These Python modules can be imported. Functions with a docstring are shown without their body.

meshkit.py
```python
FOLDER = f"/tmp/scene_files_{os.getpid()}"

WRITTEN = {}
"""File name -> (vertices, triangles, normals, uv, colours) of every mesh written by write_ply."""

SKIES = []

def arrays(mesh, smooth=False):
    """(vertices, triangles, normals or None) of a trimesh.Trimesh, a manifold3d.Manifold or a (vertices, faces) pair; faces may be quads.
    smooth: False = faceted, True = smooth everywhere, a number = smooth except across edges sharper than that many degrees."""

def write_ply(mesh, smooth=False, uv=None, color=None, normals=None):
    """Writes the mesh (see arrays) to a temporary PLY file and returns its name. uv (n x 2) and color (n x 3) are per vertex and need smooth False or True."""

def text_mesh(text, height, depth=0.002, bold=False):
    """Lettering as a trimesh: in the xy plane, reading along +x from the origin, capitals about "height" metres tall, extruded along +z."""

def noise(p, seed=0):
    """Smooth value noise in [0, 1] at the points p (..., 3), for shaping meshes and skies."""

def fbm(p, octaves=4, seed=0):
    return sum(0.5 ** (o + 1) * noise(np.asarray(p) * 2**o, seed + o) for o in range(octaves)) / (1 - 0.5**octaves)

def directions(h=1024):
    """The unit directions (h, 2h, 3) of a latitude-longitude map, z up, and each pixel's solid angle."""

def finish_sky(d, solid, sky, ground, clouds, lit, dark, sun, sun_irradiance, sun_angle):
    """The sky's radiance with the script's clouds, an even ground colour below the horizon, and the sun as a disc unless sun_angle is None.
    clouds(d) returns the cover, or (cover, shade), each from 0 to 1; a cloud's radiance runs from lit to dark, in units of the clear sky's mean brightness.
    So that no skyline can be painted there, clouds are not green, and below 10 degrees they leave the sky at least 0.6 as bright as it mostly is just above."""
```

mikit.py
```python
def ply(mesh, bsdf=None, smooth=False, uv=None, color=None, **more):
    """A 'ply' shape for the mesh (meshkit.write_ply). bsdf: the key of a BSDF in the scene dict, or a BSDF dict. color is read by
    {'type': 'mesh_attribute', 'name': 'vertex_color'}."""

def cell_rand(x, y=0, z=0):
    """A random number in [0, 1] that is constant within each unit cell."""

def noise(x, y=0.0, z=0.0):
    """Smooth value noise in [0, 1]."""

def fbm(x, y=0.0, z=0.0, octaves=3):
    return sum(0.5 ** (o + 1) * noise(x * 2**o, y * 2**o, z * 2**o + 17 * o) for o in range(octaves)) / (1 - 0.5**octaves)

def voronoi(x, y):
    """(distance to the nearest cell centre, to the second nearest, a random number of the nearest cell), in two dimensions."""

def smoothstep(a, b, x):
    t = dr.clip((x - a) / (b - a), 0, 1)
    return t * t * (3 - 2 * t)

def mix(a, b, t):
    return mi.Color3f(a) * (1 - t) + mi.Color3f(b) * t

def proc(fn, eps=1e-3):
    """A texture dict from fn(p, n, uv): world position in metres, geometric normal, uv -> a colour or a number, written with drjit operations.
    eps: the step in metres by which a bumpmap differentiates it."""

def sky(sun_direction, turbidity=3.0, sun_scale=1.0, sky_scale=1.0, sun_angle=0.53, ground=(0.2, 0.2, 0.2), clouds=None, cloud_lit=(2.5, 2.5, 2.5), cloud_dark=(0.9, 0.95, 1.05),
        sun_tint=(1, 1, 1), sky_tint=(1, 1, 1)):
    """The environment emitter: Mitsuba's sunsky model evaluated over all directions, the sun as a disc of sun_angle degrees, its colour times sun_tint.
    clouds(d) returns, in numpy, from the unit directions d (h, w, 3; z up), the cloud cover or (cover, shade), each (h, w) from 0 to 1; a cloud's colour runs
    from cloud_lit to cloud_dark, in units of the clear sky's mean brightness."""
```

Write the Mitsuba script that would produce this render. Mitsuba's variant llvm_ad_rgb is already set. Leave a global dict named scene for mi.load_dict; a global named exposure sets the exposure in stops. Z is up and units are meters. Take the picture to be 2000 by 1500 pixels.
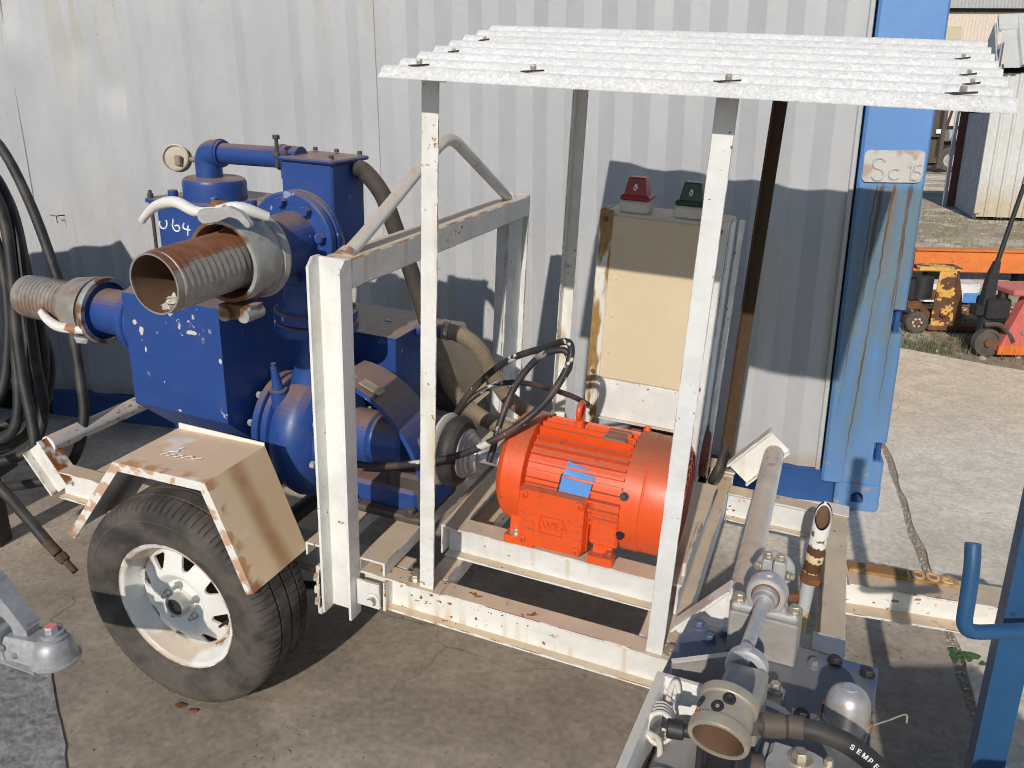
import math, random
import numpy as np, trimesh, manifold3d as m3
import drjit as dr, mitsuba as mi, mikit, meshkit
from mikit import proc, noise, fbm, voronoi, smoothstep, mix, cell_rand
from shapely.geometry import Polygon, LineString, Point, box as sbox
from shapely import affinity

rng = random.Random(7); nrg = np.random.default_rng(7)
T = mi.ScalarTransform4f
# ------------------------------------------------------------------ camera, sky, exposure
PITCH, EYE = math.atan2(1600, 5150), 1.525
fw = [0, math.cos(PITCH), -math.sin(PITCH)]
scene = {'type': 'scene'}
scene['camera'] = {'type': 'perspective', 'fov': math.degrees(2 * math.atan(1000 / 1600)), 'fov_axis': 'x', 'near_clip': 0.05, 'far_clip': 600.0,
                   'to_world': T().look_at(origin=[0, 0, EYE], target=[0, fw[1], EYE + fw[2]], up=[0, 0, 1])}
SUN = [-0.257, -0.855, 0.451]
scene['sky'] = mikit.sky(SUN, turbidity=3.0, sun_angle=0.6, sun_tint=(.92, 1.09, 1.52), sky_tint=(1.0, 1.04, 1.16), ground=(0.26, 0.23, 0.19))
exposure = 1.43
labels = {}

# ------------------------------------------------------------------ frames: the trailer stands nose-down and leaning a little on the yard
def unit(v): v = np.asarray(v, float); return v / np.linalg.norm(v)
RX = unit([0.92806, -0.36610, -0.06840]); RZ = np.array([0.04416, -0.07419, 0.99627]); RZ = unit(RZ - (RZ @ RX) * RX); RY = np.cross(RZ, RX)
RO = np.array([-0.90612, 1.92308, 0.29977])
def frame(X, Y, Z, O):
    M = np.eye(4); M[:3, 0], M[:3, 1], M[:3, 2], M[:3, 3] = X, Y, Z, O; return M
TR = frame(RX, RY, RZ, RO)                     # trailer
WO = np.eye(4)                                 # world
ya = math.radians(16.1)
CX, CN = np.array([math.cos(ya), -math.sin(ya), 0]), np.array([math.sin(ya), math.cos(ya), 0])
CO = np.array([1.524, 3.098, 0.0])             # container: bottom right front corner, +x along the long side to the right, +y into it
CT = frame(CX, CN, [0, 0, 1], CO)
fa = math.radians(-26.35)
FT = frame([math.cos(fa), math.sin(fa), 0], [-math.sin(fa), math.cos(fa), 0], [0, 0, 1], [0.372, 1.5, 0.54])   # front machine

# ------------------------------------------------------------------ mesh helpers
def cat(*ms):
    L = []
    for m in ms: L += m if isinstance(m, list) else [m]
    return trimesh.util.concatenate([tm(x) for x in L])
def tm(m):
    if isinstance(m, m3.Manifold):
        q = m.to_mesh(); return trimesh.Trimesh(q.vert_properties[:, :3], q.tri_verts, process=False)
    return m
def box(x0, x1, y0, y1, z0, z1, c=.003):
    c = min(c, .45 * min(x1 - x0, y1 - y0, z1 - z0)); P = []
    for x, sx in ((x0, 1), (x1, -1)):
        for y, sy in ((y0, 1), (y1, -1)):
            for z, sz in ((z0, 1), (z1, -1)):
                P += [(x, y + sy * c, z + sz * c), (x + sx * c, y, z + sz * c), (x + sx * c, y + sy * c, z)]
    return tm(m3.Manifold.hull_points(np.array(P)))
def hull(P): return tm(m3.Manifold.hull_points(np.asarray(P, float)))
def basis(d, up=(0, 0, 1)):
    d = unit(d); up = np.asarray(up, float)
    if abs(d @ up) > .98: up = np.array([0, 1., 0]) if abs(d[1]) < .9 else np.array([1., 0, 0])
    v = unit(up - (up @ d) * d); return np.cross(v, d), v, d
def placed(m, u, v, d, o):
    m = tm(m).copy(); m.apply_transform(frame(u, v, d, o)); return m
def extr(poly, p0, p1, up=(0, 0, 1)):
    p0, p1 = np.asarray(p0, float), np.asarray(p1, float)
    u, v, d = basis(p1 - p0, up)
    m = trimesh.creation.extrude_polygon(poly, np.linalg.norm(p1 - p0), engine='earcut')
    return placed(m, u, v, d, p0)
def rnd(poly, r=.0015): return poly.buffer(-r, join_style=2).buffer(r, quad_segs=1)
def I(w, h, tf=.007, tw=.006): return rnd(sbox(-w/2, 0, w/2, tf).union(sbox(-w/2, h-tf, w/2, h)).union(sbox(-tw/2, 0, tw/2, h)))
def Cs(w, h, t=.006): return rnd(sbox(0, 0, w, t).union(sbox(0, h-t, w, h)).union(sbox(0, 0, t, h)))   # web at u=0, flanges to +u
def Ls(a, t=.0045, b=None): return rnd(sbox(0, 0, a, t).union(sbox(0, 0, t, b or a)), .001)
def cyl(p0, p1, r, n=24, r1=None, c=0.0):
    p0, p1 = np.asarray(p0, float), np.asarray(p1, float); h = np.linalg.norm(p1 - p0); r1 = r if r1 is None else r1
    c = min(c, .45 * h, .45 * r)
    return lathe([(0, 0), (r - c, 0), (r, c), (r1, h - c), (r1 - c, h), (0, h)] if c else [(0, 0), (r, 0), (r1, h), (0, h)], p0, p1 - p0, n)
def lathe(prof, p0, d, n=32, mod=None, closed=False):
    prof = np.asarray(prof, float); k = len(prof); th = np.arange(n) * 2 * np.pi / n
    R = np.repeat(prof[None, :, 0], n, 0); Hh = np.repeat(prof[None, :, 1], n, 0)
    if mod: R, Hh = mod(R, Hh, th[:, None])
    V = np.stack([R * np.cos(th)[:, None], R * np.sin(th)[:, None], Hh], -1).reshape(-1, 3)
    F = []; idx = np.arange(n); nx = (idx + 1) % n
    for j in range(k if closed else k - 1):
        j2 = (j + 1) % k
        a, b, c_, d_ = idx * k + j, nx * k + j, nx * k + j2, idx * k + j2
        F += [np.stack([a, b, c_], 1), np.stack([a, c_, d_], 1)]
    m = trimesh.Trimesh(V, np.vstack(F), process=False); m.merge_vertices(); m.update_faces(m.nondegenerate_faces())
    u, v, w = basis(d); return placed(m, u, v, w, np.asarray(p0, float))
def pipe(p0, p1, ro, ri, n=28):
    p0, p1 = np.asarray(p0, float), np.asarray(p1, float); h = np.linalg.norm(p1 - p0)
    return lathe([(ri, 0), (ro, 0), (ro, h), (ri, h)], p0, p1 - p0, n, closed=True)
def spline(P, k=8):
    P = np.asarray(P, float); Q = np.vstack([2 * P[0] - P[1], P, 2 * P[-1] - P[-2]]); out = []
    for i in range(1, len(Q) - 2):
        for t in np.linspace(0, 1, k, endpoint=False):
            a, b, c, d = Q[i-1:i+3]
            out.append(.5 * ((2*b) + (c-a)*t + (2*a-5*b+4*c-d)*t*t + (3*b-a-3*c+d)*t**3))
    return np.array(out + [P[-1]])
def sweep(P, r, n=12, k=8, smooth=True, mod=None):
    P = spline(P, k) if smooth else np.asarray(P, float)
    t = np.gradient(P, axis=0); t /= np.linalg.norm(t, axis=1)[:, None]
    u = unit(np.cross(t[0], [0.3, 0.2, 1.0])); V = []
    s = np.concatenate([[0], np.cumsum(np.linalg.norm(np.diff(P, axis=0), axis=1))])
    for i in range(len(P)):
        u = unit(u - (u @ t[i]) * t[i]); w = np.cross(t[i], u); a = np.arange(n) * 2 * np.pi / n
        rr = r if mod is None else r * mod(s[i], s[-1])
        V.append(P[i] + rr * (np.cos(a)[:, None] * u + np.sin(a)[:, None] * w))
    m = len(P); V = np.vstack(V + [P[:1], P[-1:]]); F = []
    for i in range(m - 1):
        for j in range(n):
            a, b, c, d = i*n+j, i*n+(j+1) % n, (i+1)*n+(j+1) % n, (i+1)*n+j
            F += [(a, b, c), (a, c, d)]
    for j in range(n): F += [(m*n, (j+1) % n, j), (m*n+1, (m-1)*n+j, (m-1)*n+(j+1) % n)]
    return trimesh.Trimesh(V, F, process=False)
def hexn(p, d, af, h, c=True):
    r = af / math.sqrt(3); u, v, w = basis(d); a = np.arange(6) * np.pi / 3 + .3
    P = [p + h0 * w + rr * (math.cos(x) * u + math.sin(x) * v) for h0, rr in ((0, r), (h * .8, r), (h, r * .86)) for x in a]
    return hull(P)
def bolt(p, d, af=.019, h=.011, washer=1.9, stud=0.0):
    p = np.asarray(p, float); d = unit(d); L = [hexn(p + d * .003, d, af, h)]
    if washer: L.append(cyl(p, p + d * .003, af * washer / 2, 18))
    if stud: L.append(cyl(p + d * h, p + d * (h + stud), af * .3, 10))
    return cat(L)
def rough(m, amp, freq, seed=0):
    m = m.copy(); n = m.vertex_normals; m.vertices += n * ((meshkit.fbm(m.vertices * freq, 3, seed) - .5) * 2 * amp)[:, None]; return m
def text(s, h, depth, o, u, v, bold=False):
    m = meshkit.text_mesh(s, h, depth, bold); u, v = unit(u), unit(v); return placed(m, u, v, np.cross(u, v), np.asarray(o, float))
def stroke(pts, r, n=6): return sweep(pts, r, n, 6)

def numbered(k):
    if k not in scene and k not in labels and not any(x.startswith(k + '__') for x in scene): return k
    i = 1
    while True:
        q = f'{k}_{i:03d}'
        if q not in scene and q not in labels and not any(x.startswith(q + '__') for x in scene): return q
        i += 1
FR = [TR]
def thing(name, label, cat_, group=None, kind=None):
    k = numbered(name); labels[k] = {'label': label, 'category': cat_}
    if group: labels[k]['group'] = group
    if kind: labels[k]['kind'] = kind
    return k
def add(parent, name, mesh, mat, smooth=35, F=None, label=None):
    F = FR[0] if F is None else F
    m = tm(mesh).copy(); m.apply_transform(F)
    k = numbered(parent + '__' + name) if parent else name
    scene[k] = mikit.ply(m, mat, smooth=smooth)
    if label: labels[k] = {'label': label}
    return k
def single(name, mesh, mat, label, cat_, smooth=35, F=None, group=None, kind=None):
    k = thing(name, label, cat_, group, kind); F = FR[0] if F is None else F
    m = tm(mesh).copy(); m.apply_transform(F); scene[k] = mikit.ply(m, mat, smooth=smooth); return k
def struct(name, mesh, mat, smooth=False, F=WO):
    m = tm(mesh).copy(); m.apply_transform(F); scene[name] = mikit.ply(m, mat, smooth=smooth); labels[name] = {'kind': 'structure'}; return name

# ------------------------------------------------------------------ materials
def C3(*c): return mi.Color3f(*c)
def lin(r, g, b):
    f = lambda v: (v/255/12.92 if v < 10.3 else ((v/255+.055)/1.055)**2.4); return (f(r), f(g), f(b))
def tofr(A, O):
    A = [[float(x) for x in r] for r in A]; O = [float(x) for x in O]
    def f(p):
        q = [p.x - O[0], p.y - O[1], p.z - O[2]]
        return [A[i][0]*q[0] + A[i][1]*q[1] + A[i][2]*q[2] for i in range(3)]
    return f
tl = tofr(np.stack([RX, RY, RZ]), RO); cl = tofr(np.stack([CX, CN, [0, 0, 1]]), CO)
def edge(n, F=(RX, RY, RZ)):
    m = mi.Float(0)
    for a in F: m = dr.maximum(m, dr.abs(n.x*float(a[0]) + n.y*float(a[1]) + n.z*float(a[2])))
    return smoothstep(.03, .2, 1 - m)
RUST, DUST = (.22, .085, .025), (.52, .385, .235)
def painted(base, dust=DUST, dusty=.8, edgew=.8, spot=.70, seed=0., chip=None, stain=.5, rust=RUST, F=(RX, RY, RZ), tint=.86, upmin=.45):
    def f(p, n, uv):
        x, y, z = p.x + seed, p.y, p.z
        big = fbm(x*3.1, y*3.1, z*3.1); mid = fbm(x*17, y*17, z*17); fine = noise(x*90, y*90, z*90)
        c = mix(C3(*base) * tint, C3(*base), smoothstep(.35, .6, big*.6 + mid*.4))
        c = c * (.96 + .06 * fine)
        if stain:
            st = smoothstep(.58, .75, noise(x*55, y*55, z*4 + 9) * .6 + big*.5) * smoothstep(.45, .65, fbm(x*2.3+5, y*2.3, z*2.3))
            c = mix(c, C3(base[0]*.72, base[1]*.58, base[2]*.40), st * stain)
        up = smoothstep(upmin, .92, n.z)
        if dusty: c = mix(c, C3(*dust) * (.82 + .3 * mid), dr.clip(up * dusty * (.72 + .55 * big), 0, 1))
        if edgew:
            e = edge(n, F) * smoothstep(.42, .58, fbm(x*21, y*21, z*21 + 3))
            c = mix(c, C3(*(chip or rust)) * (.8 + .6 * fine), e * edgew)
        s = smoothstep(spot, spot + .035, fbm(x*75+1, y*75, z*75) * .72 + .28*fbm(x*5.3, y*5.3+7, z*5.3)) * smoothstep(.40, .58, fbm(x*3.3, y*3.3+7, z*3.3))
        return mix(c, C3(*rust) * (.7 + .8 * fine), s)
    return f
def P(key, fn, rough_=.5, metallic=0.0, spec=.5, bump=None, scale=.0005, two=False, **kw):
    b = {'type': 'principled', 'base_color': proc(fn) if callable(fn) else {'type': 'rgb', 'value': list(fn)}, 'roughness': proc(rough_) if callable(rough_) else rough_,
         'metallic': metallic, 'specular': spec, **kw}
    if bump: b = {'type': 'bumpmap', 'arbitrary': proc(bump, 2e-4), 'scale': 1.0, 'bsdf': b}
    if two: b = {'type': 'twosided', 'bsdf': b}
    scene[key] = b
WHITE = (.70, .715, .70)
P('mat_white', painted(WHITE, edgew=.75), .45, two=True)
P('mat_white_pipe', painted((.72, .73, .71), dust=(.46, .36, .28), dusty=.75, edgew=0, spot=.635, upmin=.1, stain=.8, rust=(.36, .15, .06)), .5)
P('mat_white_rusty', painted((.74, .74, .70), edgew=1., spot=.655, stain=1.0), .5, two=True)
P('mat_white_clean', painted((.78, .78, .75), dusty=.35, edgew=.35, spot=.72, stain=.25), .42, two=True)
def f_fender(p, n, uv):
    x, y, z = p.x, p.y, p.z; big = fbm(x*5, y*5, z*5); mid = fbm(x*24, y*24, z*24)
    L = tl(p)
    c = mix(C3(.73, .71, .66), C3(.74, .53, .285), dr.clip(smoothstep(.1, .4, n.z) * (.75 + .5*big), 0, 1)); c = mix(c, C3(.64, .46, .34), smoothstep(.8, .95, n.z)*(.45+.4*mid)); c = mix(c, C3(.78, .77, .72), smoothstep(.60, .72, fbm(x*9+5, y*9, z*9)) * .6)
    slope = smoothstep(.2, .5, n.x)
    band = smoothstep(.045, .0, dr.abs(L[1] - .105 - .12*(.30 - L[2]) + .04*(big-.5)) - .004) * slope * smoothstep(.42, .30, L[2] * .0 + (.42 - L[2]) * .9) 
    c = mix(c, C3(.42, .20, .075), band * .8 * (.6 + .6*mid))
    e = smoothstep(.47, .6, fbm(x*30, y*30, z*30)) * smoothstep(.03, -.002, L[1])
    c = mix(c, C3(.46, .22, .08), e * .75)
    low = smoothstep(.22, .12, L[2]) * smoothstep(.05, -.0, L[1]) * smoothstep(.4, .55, mid)
    return mix(c, C3(.3, .11, .04), low)
P('mat_fender', f_fender, .6, two=True)
def f_angle(p, n, uv):
    q = tl(p); b = fbm(q[0]*30, q[1]*30, q[2]*5); m = fbm(q[0]*90, q[1]*90, q[2]*40); c = mix(C3(.70, .70, .66), C3(.62, .58, .48), m)
    k = smoothstep(.42, .56, .55*b + .45*fbm(q[0]*70, 2., q[2]*14) + .10*smoothstep(.75, .95, q[2]))
    return mix(c, mix(C3(.40, .25, .085), C3(.20, .10, .035), m), k)
P('mat_angle', f_angle, .6)
def f_brownpost(p, n, uv):
    q = tl(p); a = fbm(q[0]*60, q[1]*60, q[2]*7); b = fbm(q[0]*20, q[1]*20, q[2]*2.5); g = noise(q[0]*160, q[1]*160, q[2]*60)
    c = mix(C3(.030, .017, .009), C3(.105, .058, .022), dr.clip(.6*a + .6*b - .15, 0, 1)) * (.8 + .4*g)
    return mix(c, C3(.42, .34, .22), smoothstep(.55, .68, a) * smoothstep(.58, .66, b))
P('mat_brownpost', f_brownpost, .8)
def f_jack(p, n, uv):
    q = tl(p); z = q[2] + .016*(fbm(q[0]*55, q[1]*55, q[2]*20)-.5) + .006*(noise(q[0]*170, q[1]*170, 1.)-.5); g = fbm(p.x*60, p.y*60, p.z*60)
    paint = mix(C3(.74, .74, .71), C3(.66, .52, .30), smoothstep(.20, .13, z)); br = C3(.11, .05, .02)*(.6+.8*g)
    k = dr.maximum(smoothstep(.004, .0, dr.abs(z-.170)-.012), smoothstep(.004, .0, dr.abs(z-.118)-.014))
    k = dr.maximum(k, smoothstep(.66, .70, fbm(p.x*48, p.y*48, p.z*48)) * .9)
    low = mix(C3(.46, .50, .53), C3(.50, .36, .15), smoothstep(-.02, -.05, z)); low = mix(low, C3(.10, .06, .03), smoothstep(-.10, -.16, z))
    return mix(mix(paint, br, k), low, smoothstep(.078, .072, q[2]))
P('mat_jack', f_jack, .5)
P('mat_rustpaint', painted((.17, .11, .05), dusty=.4, edgew=.9, spot=.43, stain=1.2, rust=(.050, .027, .011)), .75)
P('mat_rust', lambda p, n, uv: mix(C3(.10, .05, .028), C3(.27, .12, .055), fbm(p.x*30, p.y*30, p.z*30)) * (.75 + .5*noise(p.x*150, p.y*150, p.z*150)), .85, spec=.25)
def f_blue(p, n, uv):
    x, y, z = p.x, p.y, p.z; big = fbm(x*4, y*4, z*4); mid = fbm(x*22, y*22, z*22); fine = noise(x*120, y*120, z*120)
    c = mix(C3(.015, .048, .190), C3(.022, .072, .285), big*.7 + mid*.3)
    up = smoothstep(.35, .95, n.z)
    c = mix(c, C3(.235, .155, .115) * (.75+.5*mid), dr.clip(up * (.70 + .5*big), 0, .95))
    c = mix(c, C3(.09, .08, .15), smoothstep(.55, .75, mid) * .16)
    sc = smoothstep(.74, .78, fbm(x*45, y*45, z*30)) * smoothstep(.5, .6, fbm(x*5+3, y*5, z*5))
    return mix(c, C3(.30, .34, .46), sc * .8)
P('mat_blue', f_blue, .42, spec=.5)
def f_orange(p, n, uv):
    x, y, z = p.x, p.y, p.z; big = fbm(x*6, y*6, z*6); mid = fbm(x*30, y*30, z*30)
    c = mix(C3(.68, .080, .014), C3(.80, .105, .020), big)
    up = smoothstep(.35, .95, n.z) * (.35 + .75*big)
    c = mix(c, C3(.24, .115, .075), dr.clip(up, 0, .85))
    c = mix(c, C3(.18, .08, .05), smoothstep(.76, .80, fbm(x*70, y*70, z*70)) * .6)
    return c * (.93 + .12*mid)
P('mat_orange', f_orange, .4)
P('mat_orange_dusty', lambda p, n, uv: mix(C3(.50, .065, .016), C3(.26, .10, .06), dr.clip(.25 + .5*smoothstep(.0, .9, n.z) + .4*(fbm(p.x*7, p.y*7, p.z*7)-.4), 0, .9)), .55)
P('mat_red_dusty', lambda p, n, uv: mix(C3(.20, .030, .018), C3(.17, .08, .055), dr.clip(.2 + .5*smoothstep(.0, .9, n.z), 0, .9)), .6)
P('mat_dirtytop', lambda p, n, uv: mix(C3(.14, .10, .075), C3(.24, .17, .12), fbm(p.x*25, p.y*25, p.z*25)), .8)
P('mat_blueplastic', painted((.10, .30, .72), dusty=.25, edgew=0, stain=0, spot=.68, rust=(.25, .28, .3)), .45)
def f_galv(p, n, uv):
    q = tl(p); d1, d2, w = voronoi(q[0]*330 + q[1]*57, q[1]*360 - q[0]*51); d3, d4, w2 = voronoi(q[0]*120+7 - q[1]*51, q[1]*140+3 + q[0]*43)
    c = .62 + .17*w + .10*w2
    s = fbm(q[0]*4, q[1]*6, 2.0)
    return C3(1, .995, .96) * c * (.90 + .2*s)
P('mat_galv_sheet', f_galv, lambda p, n, uv: .36 + .18*noise(p.x*60, p.y*60, p.z*60), metallic=.12, two=True)
P('mat_galv', lambda p, n, uv: C3(.44, .45, .46) * (.55 + .6*fbm(p.x*28, p.y*28, p.z*28) + .2*noise(p.x*120, p.y*120, p.z*120)) , .5, metallic=.45)
def f_tail(p, n, uv):
    q = tl(p); a = fbm(p.x*16, p.y*16, p.z*16); b = fbm(p.x*60, p.y*60, p.z*60)
    c = mix(C3(.24, .225, .20), C3(.40, .38, .35), b)
    m = smoothstep(.40, .62, a*.55 + .45*smoothstep(.2, .9, n.z)) * smoothstep(.0, .5, n.z)
    return mix(c, C3(.26, .11, .055)*(.7+.6*b), m)
P('mat_tail', f_tail, .5, metallic=.35, two=True)
P('mat_tail_dusty', lambda p, n, uv: mix(mix(C3(.20, .185, .165), C3(.36, .33, .29), fbm(p.x*45, p.y*45, p.z*45)), C3(.24, .15, .10), smoothstep(.50, .66, fbm(p.x*13, p.y*13, p.z*13))*.8), .6, metallic=.2)
P('mat_cast', lambda p, n, uv: mix(C3(.50, .50, .47), C3(.27, .13, .07), smoothstep(.56, .66, fbm(p.x*14+4, p.y*14, p.z*14))) * (.8 + .35*fbm(p.x*50, p.y*50, p.z*50)), .45, metallic=.5)
P('mat_alu', lambda p, n, uv: C3(.60, .60, .59) * (.70 + .42*fbm(p.x*40, p.y*40, p.z*40)), .42, metallic=.45)
P('mat_silverpaint', lambda p, n, uv: mix(C3(.50, .51, .53), C3(.40, .34, .28), smoothstep(.55, .75, fbm(p.x*18, p.y*18, p.z*18)) * .7), .38, metallic=.45)
P('mat_whitealu', lambda p, n, uv: mix(C3(.74, .73, .68), C3(.36, .17, .09), smoothstep(.60, .68, fbm(p.x*22, p.y*22, p.z*22))), .5, metallic=.1)
P('mat_inside', lambda p, n, uv: mix(C3(.10, .055, .035), C3(.20, .125, .08), fbm(p.x*20, p.y*20, p.z*20)), .9, spec=.2, two=True)
P('mat_dullbrass', lambda p, n, uv: C3(.36, .31, .245) * (.75 + .4*fbm(p.x*35, p.y*35, p.z*35)), .55, metallic=.3)
P('mat_brass', lambda p, n, uv: C3(.55, .48, .36) * (.6 + .55*fbm(p.x*35, p.y*35, p.z*35)), .45, metallic=.5)
P('mat_zinc', lambda p, n, uv: C3(.62, .56, .44) * (.6 + .6*fbm(p.x*70, p.y*70, p.z*70)), .4, metallic=.7)
P('mat_steel', lambda p, n, uv: C3(.45, .45, .45) * (.6 + .6*fbm(p.x*40, p.y*40, p.z*40)), .45, metallic=.6)
P('mat_black', lambda p, n, uv: C3(.022, .022, .024) * (.7 + .8*fbm(p.x*40, p.y*40, p.z*40)), .55)
P('mat_hose', lambda p, n, uv: mix(C3(.016, .016, .017), C3(.075, .066, .055), dr.clip(smoothstep(.35, .75, fbm(p.x*14, p.y*14, p.z*14))*.6 + .3*smoothstep(.3, 1, n.z), 0, 1)), .6)
P('mat_goose', lambda p, n, uv: mix(C3(.045, .04, .036), C3(.13, .10, .08), smoothstep(.0, .9, n.z)*.6 + .4*fbm(p.x*20, p.y*20, p.z*20)), .7)
P('mat_hose_dusty', lambda p, n, uv: mix(C3(.16, .125, .085), C3(.30, .24, .165), dr.clip(.5*smoothstep(-.2, .9, n.z) + .5*fbm(p.x*20, p.y*20, p.z*20), 0, 1)), .8)
P('mat_cable', lambda p, n, uv: mix(mix(C3(.026, .026, .028), C3(.085, .05, .04), smoothstep(.56, .7, fbm(p.x*9, p.y*9, p.z*9))), C3(.55, .53, .5), smoothstep(.61, .66, fbm(p.x*28, p.y*28, p.z*28)) * smoothstep(.50, .6, fbm(p.x*5+2, p.y*5, p.z*5))), .5)
def f_tyre(p, n, uv):
    q = tl(p); r = dr.sqrt(q[0]*q[0] + q[2]*q[2]); m = fbm(p.x*14, p.y*14, p.z*14); g = fbm(p.x*60, p.y*60, p.z*60)
    c = mix(C3(.040, .038, .036), C3(.098, .087, .075), smoothstep(.25, .7, m)); c = mix(c, C3(.13, .11, .09), smoothstep(.0015, .0, dr.abs(r - .268 - .003*(m-.5)))*.5 + smoothstep(.0015, .0, dr.abs(r - .232))*.35)
    return c * (.8 + .4*g)
P('mat_tyre', f_tyre, .8, spec=.3)
def f_rim(p, n, uv):
    q = tl(p); r = dr.sqrt(q[0]*q[0] + q[2]*q[2]); m = fbm(p.x*26, p.y*26, p.z*26); b = fbm(p.x*7, p.y*7, p.z*7)
    c = mix(C3(.66, .66, .62), C3(.76, .77, .75), b)
    rr = smoothstep(.182, .193, r) * smoothstep(.40, .55, m)
    rr = dr.maximum(rr, smoothstep(.012, .0, dr.abs(r - .153)) * smoothstep(.5, .62, m) * smoothstep(.35, .6, b))
    c = mix(c, C3(.42, .30, .17), smoothstep(.52, .68, b) * .6 * smoothstep(.10, .16, r))
    return mix(c, C3(.26, .11, .04), rr*.85)
P('mat_rim', f_rim, .4)
P('mat_cream', lambda p, n, uv: mix(C3(.60, .50, .335), C3(.66, .555, .38), fbm(p.x*8, p.y*8, p.z*8)) * (.97 + .05*noise(p.x*200, p.y*200, p.z*200)) , .6)
P('mat_red', lambda p, n, uv: mix(C3(.24, .008, .018), C3(.30, .03, .035), fbm(p.x*30, p.y*30, p.z*30)), .35)
P('mat_green', lambda p, n, uv: mix(C3(.006, .035, .022), C3(.02, .06, .04), fbm(p.x*30, p.y*30, p.z*30)), .35)
P('mat_offwhite', lambda p, n, uv: mix(C3(.55, .51, .44), C3(.66, .62, .55), fbm(p.x*20, p.y*20, p.z*20)), .6)
P('mat_chalk', (.8, .8, .8), .9)
# the container
def f_cgrey(p, n, uv):
    q = cl(p); b = fbm(q[0]*1.3, q[1], q[2]*1.3); m = fbm(q[0]*9, 1.0, q[2]*2.2); fine = fbm(q[0]*60, 3.0, q[2]*60)
    c = mix(C3(.385, .398, .412), C3(.44, .45, .46), smoothstep(.3, .7, b*.6+m*.4)) * (.975+.05*fine)
    st = smoothstep(.60, .72, noise(q[0]*26, 2., q[2]*1.1)) * smoothstep(.45, .7, b)
    c = mix(c, C3(.40, .385, .33), st*.6)
    low = smoothstep(.24, .165, q[2] + .05*(m-.5))
    c = mix(c, C3(.36, .30, .20), low*.65)
    sp = smoothstep(.80, .83, fbm(q[0]*40, 5., q[2]*40)*.8 + .2*b)
    return mix(c, C3(.22, .18, .15), sp*.6)
P('mat_cgrey', f_cgrey, .5, bump=lambda p, n, uv: .006*fbm(p.x*2.1+p.y*.7, 2., p.z*2.1) + .0012*fbm(p.x*8, p.y*8, p.z*8), two=True)
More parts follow.
